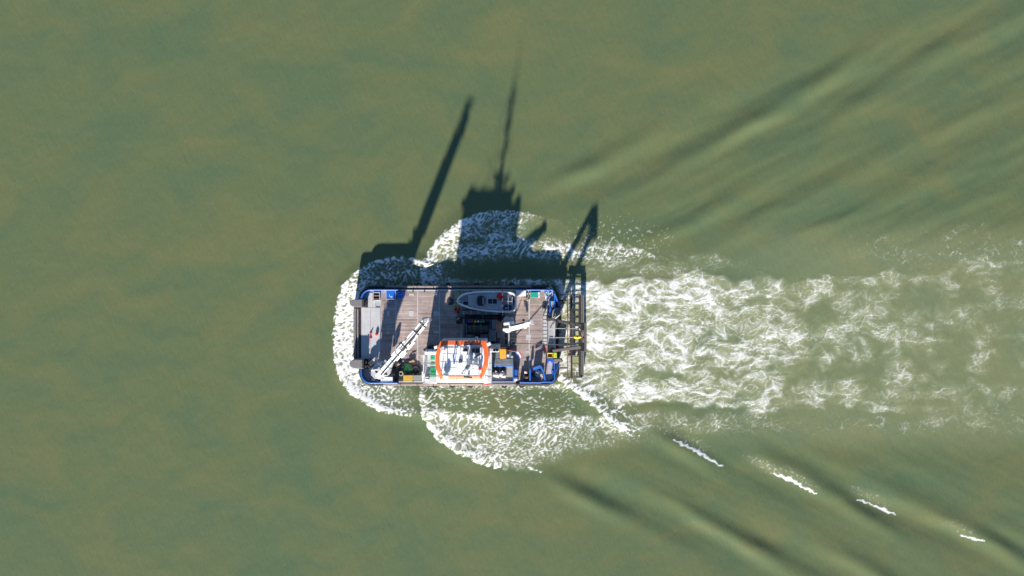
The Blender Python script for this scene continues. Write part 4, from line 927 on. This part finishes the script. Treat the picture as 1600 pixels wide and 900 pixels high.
# ---- aluminium gangway lying athwart the after deck
gw = thing('gangway', 'long grey aluminium gangway lying across the after deck', 'gangway', P(851.6, 517, DZ))
for x in (848, 855): build(MB().pbox(x - .5, 481.5, x + .5, 551, DZ + .05, DZ + .26), 'side_rail', M_alu, gw, .02)
for k in range(12):
    y = 482 + 5.75 * k; build(MB().pbox(848.6, y + .35, 854.4, y + 5.35, DZ + .1, DZ + .16), 'tread_panel', M_platelt if k < 10 else M_pink, gw, .01)
for k in range(13):
    y = 481.6 + 5.75 * k; build(MB().pbox(848.6, y - .1, 854.4, y + .2, DZ + .08, DZ + .168), 'rung', M_machine, gw)
build(MB().pbox(847, 478.6, 856, 481.2, DZ + .02, DZ + .3), 'end_hook', M_darksteel, gw, .03)
for x in (850, 853.6): build(MB().pbox(x - .7, 551.2, x + .7, 555.6, DZ, DZ + .22), 'roller_foot', M_alu, gw, .03)
mb = MB(); mb.tube([P(848, 496, DZ + .06), P(857.4, 471.5, DZ + .9)], .05, 6); build(mb, 'prop_pole', M_darksteel, gw, smooth=True)

# ---- aluminium tender on its cradle
TZ = 3.0
tn = thing('tender_boat', 'grey aluminium tender boat stowed beside the rail under the small crane', 'boat', P(760, 471, 1.6))
TO = [(714.6, 470.6), (717, 465.6), (722, 461.6), (729, 459), (740, 457.2), (757, 456.2), (780, 456.2), (797, 456.8), (802.6, 458.8), (805.2, 463), (806, 471), (805.4, 480), (803, 484.6), (797.6, 486.8), (785, 487), (765, 485.8), (748, 483.6), (733, 480.4), (723, 477), (717, 474)]
TP = pp(TO, TZ); cx, cy = P(765, 471.3, TZ)[:2]
lowp = [(cx + (x - cx) * .9 + .15, cy + (y - cy) * .55) for x, y in TP]
hl = build(MB().prism(TP, 2.0, TZ - .28, lowp), 'tender_hull', M_alu, tn, smooth=True)
build(MB().prism([(cx + (x - cx) * .86 + .15, cy + (y - cy) * .18) for x, y in TP], 1.65, 2.0), 'keel', M_alu, tn)
build(wall(MB(), TP + TP[:1], TZ - .3, TZ, .05), 'topside', M_alu, tn)
mb = MB(); mb.tube([(x, y, TZ + .02) for x, y in TP], .125, 10, closed=True); gu = build(mb, 'gunwale_fender', M_gunwale, tn, smooth=True)
def tb(a, b, c, d, z0, z1, m_, name, bev=.02, par=None): return build(MB().pbox(a, b, c, d, TZ + z0, TZ + z1), name, m_, par or tn, bev)
ck = [(733, 460.6), (745, 459), (762, 458.2), (785, 458.2), (785, 485), (765, 483.8), (748, 481.6), (738, 479.2), (733, 477.6)]
dk = build(MB().prism(pp(ck, TZ + .12), TZ - .3, TZ + .12), 'cabin_top', M_alud, tn, .05)
tb(786.5, 459, 804, 485, -.29, -.2, M_alud, 'stern_floor')
cs = build(MB().prism([tuple(P(751 + 6.0 * math.copysign(abs(math.cos(R(a))) ** .6, math.cos(R(a))), 470 + 8 * math.copysign(abs(math.sin(R(a))) ** .6, math.sin(R(a))), TZ + .55)[:2]) for a in range(0, 360, 18)], TZ + .1, TZ + .55), 'console', M_black, tn, .10, True, seg=3)
build(MB().pbox(748.6, 464.4, 752.4, 476, TZ + .54, TZ + .63), 'console_screen', M_glassd, cs, .02); build(MB().pbox(754, 465, 755.4, 475.4, TZ + .54, TZ + .70), 'console_bar', M_steelgrey, cs, .02)
ht = tb(761, 465.6, 777.6, 475.8, .1, .22, M_alu, 'hatch_frame', .02); tb(762.6, 467, 769, 474.6, .2, .25, M_glassd, 'hatch_pane', 0, ht); tb(769.8, 467, 776.4, 474.6, .2, .25, M_glassd, 'hatch_pane', 0, ht)
tb(760.2, 462.6, 761.4, 478.4, .12, .3, M_alu, 'grab_rail', .01)
for y in (463.6, 470.4, 477): tb(722, y, 733, y + .7, -.26, .04, M_alu, 'bow_rib', .01)
tb(731.8, 460.8, 733, 479, -.26, .1, M_alu, 'bow_beam', .01); tb(722, 462.6, 722.9, 476, -.26, .05, M_alu, 'bow_beam', .01)
tb(724, 464.6, 731.6, 470, -.28, -.16, M_alud, 'bow_floor'); tb(724, 471.4, 731.6, 476.4, -.28, -.22, M_navy, 'bow_locker')
q = P(718.5, 470.4, TZ + .3); build(MB().lathe((q.x, q.y, TZ - .25), [(.1, 0), (.09, .5), (.14, .52), (.14, .6)], 12), 'bow_bitt', M_alu, tn, smooth=True)
tb(793.6, 461, 794.6, 485, -.2, .16, M_alu, 'stern_bar', .01); tb(787, 470.3, 801, 471.1, -.2, .14, M_alu, 'stern_bar', .01); tb(787, 461.2, 794, 462, -.2, .16, M_alu, 'stern_bar', .01)
tb(787, 477, 799, 483.6, -.2, .1, M_navy, 'stern_seat', .05); tb(789, 480.6, 793, 482.2, .1, .14, M_platelt, 'seat_label', 0)
tb(801.6, 464.6, 805, 476, -.2, .02, M_machdark, 'engine_well', .03); tb(799.5, 464.4, 801.4, 476.2, -.2, .12, M_alu, 'engine_bracket', .02)
q = P(783, 478.6, TZ + .35); build(MB().lathe((q.x, q.y, TZ + .1), [(.14, 0), (.16, .1), (.16, .28), (.08, .34)], 14), 'vent_cap', M_bag, tn, smooth=True)
for x in (725, 760, 792): build(MB().pbox(x, 460, x + 3, 483, DZ - .02, 2.02), 'cradle_beam', M_machine, tn, .04)
mb = MB(); mb.tube([P(752, 486.4, TZ - .1), P(764, 486.8, TZ - .05), P(770, 486, TZ)], .04, 6); build(mb, 'green_line', M_teal, tn, smooth=True)
mb = MB(); mb.tube([P(749, 454.6, TZ - .1), P(778, 454.4, TZ - .1)], .03, 6); build(mb, 'green_line', M_teal, tn, smooth=True)

mb = MB(); q0, q1 = P(785.3, 453, TZ + .42), P(785.3, 489, TZ + .42)
bh = thing('boat_hook', 'long red and white boat hook lying across the tender', 'boat hook', q0)
for k in range(8):
    mb = MB(); mb.tube([q0 + (q1 - q0) * (k / 8), q0 + (q1 - q0) * ((k + 1) / 8)], .055, 8); build(mb, 'pole_section', M_red if k % 2 == 0 else M_white, bh, smooth=True)
mb = MB(); mb.tube([q1, q1 + Vector((0, -.2, 0)), q1 + Vector((.12, -.25, 0)), q1 + Vector((.16, -.12, 0))], .03, 6); build(mb, 'hook', M_alu, bh, smooth=True)
q = P(782, 463.4, 3.3); build(MB().lump((q.x, q.y, 3.1), .36, .40, .28, 12, 18, 8, .28), 'life_jacket', M_red, smooth=True, label='crumpled bright red life jacket lying on the tender', cat='life jacket', base=(q.x, q.y, 3.1))

# ---- open skip with two bulk bags
SK = 2.35
sk = thing('skip_container', 'open blue steel skip with dark inside by the lower rail', 'skip', P(784.5, 584, DZ))
build(MB().pbox(767.5, 572.5, 801.5, 595.6, DZ - .02, SK - .12), 'skip_load', M_sand, sk)
build(MB().prism(pp([(768.8, 573.6), (790, 573.6), (789, 578), (786, 581), (780, 580), (777, 583.5), (769, 588)], SK - .04), SK - .13, SK - .04), 'black_sheet', M_black, sk, .03)
for (a, b, c, d) in ((767, 572, 802, 573.2), (767, 595, 802, 596.2), (767, 573.3, 768.2, 594.9), (800.8, 573.3, 802, 594.9)): build(MB().pbox(a, b, c, d, DZ, SK), 'skip_wall', M_blue, sk, .02)
for (a, b, c, d) in ((766.6, 571.2, 802.6, 572.6), (766.6, 595.6, 802.6, 596.8), (766.6, 572.8, 768, 595.4), (801, 572.8, 803, 595.4)): build(MB().pbox(a, b, c, d, SK + .002, SK + .1), 'skip_rim', M_blue, sk, .03)
for x, y, s, lb, ro_ in ((775, 585.4, 3, 'pinkish white bulk bag in the skip, nearer the wheelhouse', -.3), (785.4, 585.6, 8, 'pinkish white bulk bag in the skip, nearer the stern', -.45)):
    q = P(x, y, SK + .1); o = build(MB().lump((q.x, q.y, SK - .12), .46, .34, .5, s, 20, 10, .10, ro_), 'bulk_bag', M_bag, smooth=True, label=lb, cat='bag', group='bulk bags in the skip', base=(q.x, q.y, SK - .12))
    mb = MB(); z = SK + .25
    mb.tube([(q.x - .1, q.y + .25, z - .1), (q.x, q.y + .5, z + .05), (q.x + .14, q.y + .3, z - .05)], .07, 8); mb.tube([(q.x + .2, q.y - .25, z - .25), (q.x + .36, q.y - .42, z - .4), (q.x + .5, q.y - .44, z - .5)], .08, 8)
    build(mb, 'bag_neck', M_bag, o, smooth=True, base=(q.x, q.y, SK - .12))
b = build(MB().pbox(803.4, 575.5, 809, 592, DZ, 2.2), 'storage_chest', M_blue, None, .05, label='narrow deep blue storage chest between the skip and the stern gear', cat='chest', base=P(806, 584, DZ))
build(MB().pbox(803.2, 577, 809.2, 578.2, 2.2, 2.24).pbox(803.2, 588, 809.2, 589.2, 2.2, 2.24), 'chest_strap', M_navy, b, base=P(806, 584, DZ))
q = P(806, 593, 1.9); build(MB().lump((q.x, q.y, DZ), .3, .22, .4, 21, amt=.3), 'rag_bundle', M_bag, smooth=True, label='pale rag bundle by the rail below the blue chest', cat='rags', base=(q.x, q.y, DZ))

# ---- flag
fq = P(793, 548.4, 3.4)
fg = thing('flag', 'red, white and blue flag on a staff behind the amber locker', 'flag', Vector((fq.x, fq.y, 2.6)))
f1 = P(805.5, 549, 4.4); mb = MB(); mb.tube([Vector((fq.x, fq.y, 2.6)), f1], .05, 8); build(mb, 'staff', M_pink, fg, smooth=True)
hang = [(P(804.5, 549.3, 4.3), P(814, 549.6, 4.0)), ]
def flagstrip(k, m_):
    mb = MB(); n = 14; v = []; f = []
    for j in (k, k + 1):
        for i in range(n + 1):
            s, t = i / n, j / 3
            x = 804.6 + s * 7.4 + t * 7.0 * (1 - .4 * s) - (0 if t else 0); y = 548.8 + s * 11.2 * (1 - .45 * t) + .6 * t + .6 * math.sin(s * 7 + 1.4 * t)
            z = 4.35 - .55 * s + .10 * math.sin(s * 9 + 2 * t); v.append(P(x, y, z))
    f = [(i, i + 1, n + 2 + i, n + 1 + i) for i in range(n)]
    mb.add(v, f); o = build(mb, 'flag_stripe', m_, fg, smooth=True); sdm = o.modifiers.new('thick', 'SOLIDIFY'); sdm.thickness = .012
for k, m_ in enumerate((M_flagblue, M_flagwhite, M_flagred)): flagstrip(k, m_)

# ---- boxes, bins, drums, coils
def crate(name, label, cat, a, b, c, d, h, mat, lid=None, z0=DZ, group=None, bev=.05, openbox=False, inner=None):
    t = thing(name, label, cat, P((a + c) / 2, (b + d) / 2, z0), group); z1 = z0 + h
    if openbox:
        w = .9
        for r_ in ((a, b, c, b + w), (a, d - w, c, d), (a, b + w + .1, a + w, d - w - .1), (c - w, b + w + .1, c, d - w - .1)): build(MB().pbox(*r_, z0, z1), 'box_side', mat, t, .03)
        build(MB().pbox(a + .3, b + .3, c - .3, d - .3, z0, z0 + .06), 'box_floor', inner or mat, t)
        for r_ in ((a - .3, b - .3, c + .3, b + .5), (a - .3, d - .5, c + .3, d + .3)): build(MB().pbox(*r_, z1 + .002, z1 + .05), 'box_rim', mat, t, .015)
    else:
        build(MB().pbox(a + .3, b + .3, c - .3, d - .3, z0, z1 - .1), 'box_body', mat, t, bev)
        build(MB().pbox(a, b, c, d, z1 - .098, z1), 'box_lid', lid or mat, t, .03)
        if (c - a) > 9:
            for k in range(1, 4): x = a + (c - a) * k / 4; build(MB().pbox(x - .25, b + .5, x + .25, d - .5, z1, z1 + .02), 'lid_rib', lid or mat, t)
    return t
bb_ = crate('plastic_bin', 'square blue plastic bin with pale rim beside the blue drum', 'bin', 603, 453.8, 618.6, 467.6, .95, M_binblue)
for r_ in ((603, 466.9, 618.6, 467.6), (603, 454.5, 603.7, 466.6), (617.9, 454.5, 618.6, 466.6)): build(MB().pbox(*r_, DZ + .955, DZ + 1.0), 'bin_rim', M_rope, bb_)
build(MB().pbox(610, 463.2, 613, 464.4, DZ + .952, DZ + .975).pbox(608.4, 460, 609, 463.2, DZ + .952, DZ + .975), 'bin_marking', M_white, bb_)
q = P(625.2, 461.2, DZ + 1); dr = thing('oil_drum', 'round blue drum standing beside the blue plastic bin', 'drum', Vector((q.x, q.y, DZ)))
build(MB().lathe((q.x, q.y, DZ), [(.40, 0), (.42, .02), (.40, .05), (.40, .3), (.425, .33), (.40, .36), (.40, .62), (.425, .65), (.40, .68), (.40, .93), (.43, .96), (.42, .99), (.39, .99), (.385, .96)], 28), 'drum_body', M_binblue, dr, smooth=True)
build(MB().lathe((q.x + .2, q.y + .1, DZ + .95), [(.05, 0), (.05, .04), (.03, .05)], 10), 'bung', M_white, dr, smooth=True)
mb = MB(); mb.torus((q.x, q.y, DZ + .97), .43, .022, 28, 6); build(mb, 'clamp_ring', M_pink, dr, smooth=True)
crate('locker_box', 'white ribbed locker on the lower rail below the large crane', 'locker', 594.6, 589, 613.4, 597.4, 1.15, M_white)
crate('locker_box', 'small white box on the lower rail left of the large crane foot', 'locker', 580, 590, 585.6, 595.4, .8, M_platelt)
crate('locker_box', 'ochre yellow deck locker beside the grey-green locker', 'locker', 630, 586.2, 645, 594.6, .55, M_ochre)
crate('locker_box', 'grey-green deck locker beside the ochre yellow locker', 'locker', 645.4, 586.2, 659, 594.4, .55, M_tarp)
crate('locker_box', 'black deck box with a coiled line on top', 'locker', 616, 583.4, 629.4, 594.4, .6, M_black)
crate('locker_box', 'pale white locker against the upper rail right of the tender', 'locker', 806.4, 453.6, 822, 462.8, 1.1, M_white)
tq = crate('locker_box', 'teal green locker with a white end by the upper rail', 'locker', 829, 456.2, 840.4, 464.8, .8, M_teal)
build(MB().pbox(840.6, 456.2, 843.6, 464.8, DZ, DZ + .78), 'white_end', M_white, tq, .03)
crate('locker_box', 'olive deck box beside the bow of the tender', 'locker', 710.2, 455.6, 718.4, 466.8, .7, M_olive)
crate('fish_crate', 'open yellow plastic crate at the stern', 'crate', 855.2, 551.8, 863.6, 559, .8, M_yellow, openbox=True, inner=M_ochre, z0=DZ + .1)
lm = crate('fish_crate', 'lime green crate beside the open yellow crate', 'crate', 864.6, 551, 870.2, 559, .8, M_lime, z0=DZ + .1)
cb = crate('fish_crate', 'bright blue crate below the open yellow crate', 'crate', 855.2, 560, 864.6, 567, .8, M_crateblue, z0=DZ + .1)
build(MB().pbox(857.4, 565, 861, 566.2, DZ + .9, DZ + .925), 'crate_marking', M_white, cb)
# liferaft canister on the forward upper deck
q = P(671.5, 549.8, 4.9); mb = MB(); a, b = P(664.6, 549.9, 4.75), P(680.5, 549.9, 4.75)
lr = thing('life_raft', 'white life raft canister at the front of the deckhouse roof', 'life raft', Vector((q.x, q.y, L1)))
mb.tube([a, a + Vector((.06, 0, 0)), b - Vector((.06, 0, 0)), b], .30, 18); build(mb, 'canister', M_white, lr, .03, True)
for t in (.25, .75): mb = MB(); c = a + (b - a) * t; mb.tube([c - Vector((.04, 0, 0)), c + Vector((.04, 0, 0))], .315, 18); build(mb, 'strap', M_steelgrey, lr, smooth=True)
build(MB().box(a.x + .1, a.y - .26, b.x - .1, a.y + .26, L1, L1 + .5), 'canister_cradle', M_steelgrey, lr)
# coils
def coil(name, label, cat, x, y, rad, r, turns, mat, z=DZ, lay=2, group=None):
    c = P(x, y, z + .1); mb = MB()
    for l_ in range(lay):
        for k in range(turns):
            mb.torus((c.x + random.uniform(-.02, .02), c.y + random.uniform(-.02, .02), z + r + l_ * 1.8 * r), rad - k * 2.0 * r, r, 26, 6)
    return build(mb, name, mat, smooth=True, label=label, cat=cat, group=group, base=(c.x, c.y, z))
coil('hose_coil', 'coiled dark green hose lying beside the black tyre', 'hose', 636.5, 576, .58, .055, 5, M_hose, lay=3)
ty = P(650, 577, DZ); t_ = build(MB().torus((ty.x, ty.y, DZ + .16), .40, .15, 28, 12, 1.0), 'rubber_tyre', M_rubber, smooth=True, label='black rubber tyre lying on deck beside the green hose coil', cat='tyre', base=(ty.x, ty.y, DZ))
coil('rope_coil', 'loose pale line ringed on the black deck box', 'rope', 626.4, 583.8, .26, .03, 2, M_ropeb, z=DZ + .62, lay=1)
coil('rope_coil', 'thin pale rope ring on the shaded deck above the wheelhouse', 'rope', 717, 523, .42, .022, 2, M_rope, lay=1)
coil('rope_coil', 'dark chain ring on the shaded planks left of the tender', 'chain', 703.5, 471, .38, .05, 3, M_chain, lay=1)
def tangle(name, label, cat, x, y, w, h, n, r, mat, seed, z=DZ, zh=.5):
    rg = random.Random(seed); mb = MB()
    for _ in range(n):
        c = P(x + rg.uniform(-w, w) * .4, y + rg.uniform(-h, h) * .4, z); pts = []
        for k in range(9):
            a = k / 8 * 6.3 + rg.uniform(-.3, .3); pts.append((c.x + w / PPM * .5 * math.cos(a) * rg.uniform(.5, 1), c.y + h / PPM * .5 * math.sin(a) * rg.uniform(.5, 1), z + r + rg.uniform(0, zh)))
        mb.tube(pts, r, 6)
    c = P(x, y, z); return build(mb, name, mat, smooth=True, label=label, cat=cat, base=(c.x, c.y, z))
tangle('rope_pile', 'tangle of pale blue mooring rope in the upper stern corner', 'rope', 857.5, 460, 9, 16, 9, .05, M_rope, 3)
tangle('rope_pile', 'thin blue line hanging by the lower stern post', 'rope', 864, 578, 3, 10, 4, .04, M_binblue, 8)
tangle('rope_pile', 'dark heap of hoses behind the large crane', 'hose', 618, 568, 12, 14, 8, .06, M_black, 5)
tangle('rope_pile', 'light rope ends by the teal locker', 'rope', 825, 459, 4, 8, 4, .04, M_ropeb, 15)
tangle('rope_pile', 'dark cable loops beside the small crane foot', 'cable', 783, 495, 8, 9, 6, .05, M_black, 25)
def machine(name, label, cat, x, y, w, d, h, rot, mat, bits, z=DZ):
    c = P(x, y, z); t = thing(name, label, cat, c)
    build(MB().obox((c.x, c.y, z + h * .45), w, d, h * .9, R(rot)), 'machine_body', mat, t, .06)
    for nm, dx, dy, sx, sy, sz, m_ in bits:
        k = Matrix.Rotation(R(rot), 3, 'Z') @ Vector((dx, dy, 0)); build(MB().obox((c.x + k.x, c.y + k.y, z + h * .9 + sz / 2), sx, sy, sz, R(rot)), nm, m_, t, .03)
    return t
machine('pump_unit', 'black pump unit with a red and white cap by the lower rail', 'pump', 822.5, 587, .95, .8, .75, 0, M_black, [('motor', 0, -.1, .4, .3, .18, M_darksteel), ('tag_plate', .02, -.15, .22, .1, .2, M_pink), ('pump_cap', -.1, .5, .36, .24, .12, M_white), ('red_valve', .05, .52, .16, .18, .2, M_red)])
machine('pump_unit', 'dark hydraulic unit right of the large crane', 'pump', 622, 566, .8, .7, .9, 35, M_black, [('motor', .1, .05, .4, .36, .2, M_machdark), ('wooden_block', .05, -.25, .34, .2, .12, M_wood)])
machine('pump_unit', 'dark box of gear between hydraulic unit and black box', 'gear', 620, 578, 1.0, .6, .55, 0, M_black, [('gear_lid', 0, 0, .8, .4, .05, M_machdark)])
machine('pump_unit', 'dark winch with an orange cap left of the machinery', 'winch', 717.5, 500.5, .7, .8, .7, 0, M_black, [('drum', .0, .1, .5, .4, .2, M_machdark), ('orange_cap', -.15, .15, .2, .18, .26, M_amber), ('pale_cap', .02, .28, .16, .12, .22, M_white)])
q = P(840.5, 584, DZ); build(MB().lump((q.x, q.y, DZ), .55, .42, .4, 33, 22, 8, .2, -.6), 'scrap_heap', M_bag, smooth=True, label='pale heap of scrap and bags inside the blue partition', cat='scrap', base=(q.x, q.y, DZ))
q = P(838, 583, DZ); build(MB().lump((q.x, q.y, DZ), .5, .36, .35, 37, 18, 8, .35, .5), 'debris_sack', M_machdark, smooth=True, label='dark sack slumped against the pale scrap heap', cat='sack', base=(q.x, q.y, DZ))
q = P(846, 586.5, DZ); build(MB().obox((q.x, q.y, DZ + .3), .28, .5, .6, R(15)), 'plywood_box', M_ropeb, None, .03, label='small beige box beside the slanting blue partition', cat='box', base=(q.x, q.y, DZ))
wd = P(643.5, 564, DZ); w_ = thing('timber_wedge', 'orange-brown timber wedge lying above the green hose', 'timber', wd)
build(MB().prism(pp([(638, 565), (646.6, 561.8), (648.4, 565.4), (640, 566.4)], DZ + .35), DZ, DZ + .35), 'wedge', M_wood, w_, .03)
mb = MB(); mb.tube([P(637.6, 565.6, DZ + .3), P(642, 561.8, DZ + .4), P(647.6, 560.8, DZ + .4)], .05, 6); build(mb, 'lashing', M_black, w_, smooth=True)
# buckets and floats left of the tender
for x, y, r_, m_, lb, ct in ((712.8, 478.8, .2, M_yellow, 'small yellow bucket left of the tender', 'bucket'), (713.8, 487, .24, M_red, 'red float lowest of the small gear left of the tender', 'float'), (716.4, 483.4, .16, M_red, 'small red float left of the tender, beside the larger one', 'float'), (712.4, 483, .2, M_machine, 'blue-grey bucket between the yellow bucket and red float', 'bucket')):
    q = P(x, y, DZ + .4); nm = 'bucket' if ct == 'bucket' else 'mooring_float'
    pr = [(r_ * .8, 0), (r_, .38), (r_ * 1.08, .38), (r_ * 1.08, .43), (r_ * .9, .43), (r_ * .72, .08)] if ct == 'bucket' else [(r_ * .5, 0), (r_ * .95, .1), (r_, .24), (r_ * .8, .42), (r_ * .25, .48), (r_ * .25, .56)]
    build(MB().lathe((q.x, q.y, DZ), pr, 18), nm, m_, smooth=True, label=lb, cat=ct, base=(q.x, q.y, DZ))
crate('tool_box', 'grey tool box under the red float left of the tender', 'tool box', 714.5, 489.6, 719, 494.5, .5, M_machine)
# cones and a red ball on the foredeck
def cone(x, y, lb, lean):
    q = P(x, y, DZ + .05); t = thing('traffic_cone', lb, 'cone', Vector((q.x, q.y, DZ + .05)), 'red cones on the foredeck')
    build(MB().obox((q.x, q.y, DZ + .075), .26, .26, .05, .3), 'cone_base', M_red, t, .02)
    mb = MB(); mb.tube([(q.x, q.y, DZ + .1), (q.x + lean * .2, q.y + .03, DZ + .36)], .10, 16, r1=.03); build(mb, 'cone_body', M_red, t, smooth=True)
cone(579.6, 520.2, 'red traffic cone on the grey foredeck plate, upper of two', 1); cone(579.6, 527.6, 'red traffic cone on the grey foredeck plate, lower of two', -1)
q = P(588.8, 522, DZ + .2); rb = thing('buoy_ball', 'round red buoy on the foredeck beside two cones', 'buoy', Vector((q.x, q.y, DZ + .05)))
build(MB().ball((q.x, q.y, DZ + .25), .2, 1, 18), 'ball', M_red, rb, smooth=True); build(MB().lathe((q.x, q.y, DZ + .42), [(.05, 0), (.05, .07), (.02, .09)], 10), 'eye', M_black, rb, smooth=True)
q = P(603.8, 478, DZ); mb = MB(); mb.beam(P(603.6, 482.5, DZ + .1), P(605, 476, DZ + .1), .12, .1); build(mb, 'timber_batten', M_bag, label='short pale batten on the shaded deck below the blue bin', cat='timber', base=(q.x, q.y, DZ))
q = P(822.8, 466.6, DZ + .3); mb = MB(); mb.lump((q.x, q.y, DZ), .3, .2, .35, 51, amt=.3); build(mb, 'sling_bundle', M_ropeb, smooth=True, label='beige sling bundle below the pale white locker', cat='sling', base=(q.x, q.y, DZ))
q = P(801, 503.8, 2.2); mb = MB(); mb.obox((q.x, q.y, DZ + .4), .5, .4, .8); build(mb, 'junction_cabinet', M_machine, None, .04, label='blue-grey cabinet behind the small crane column', cat='cabinet', base=(q.x, q.y, DZ))
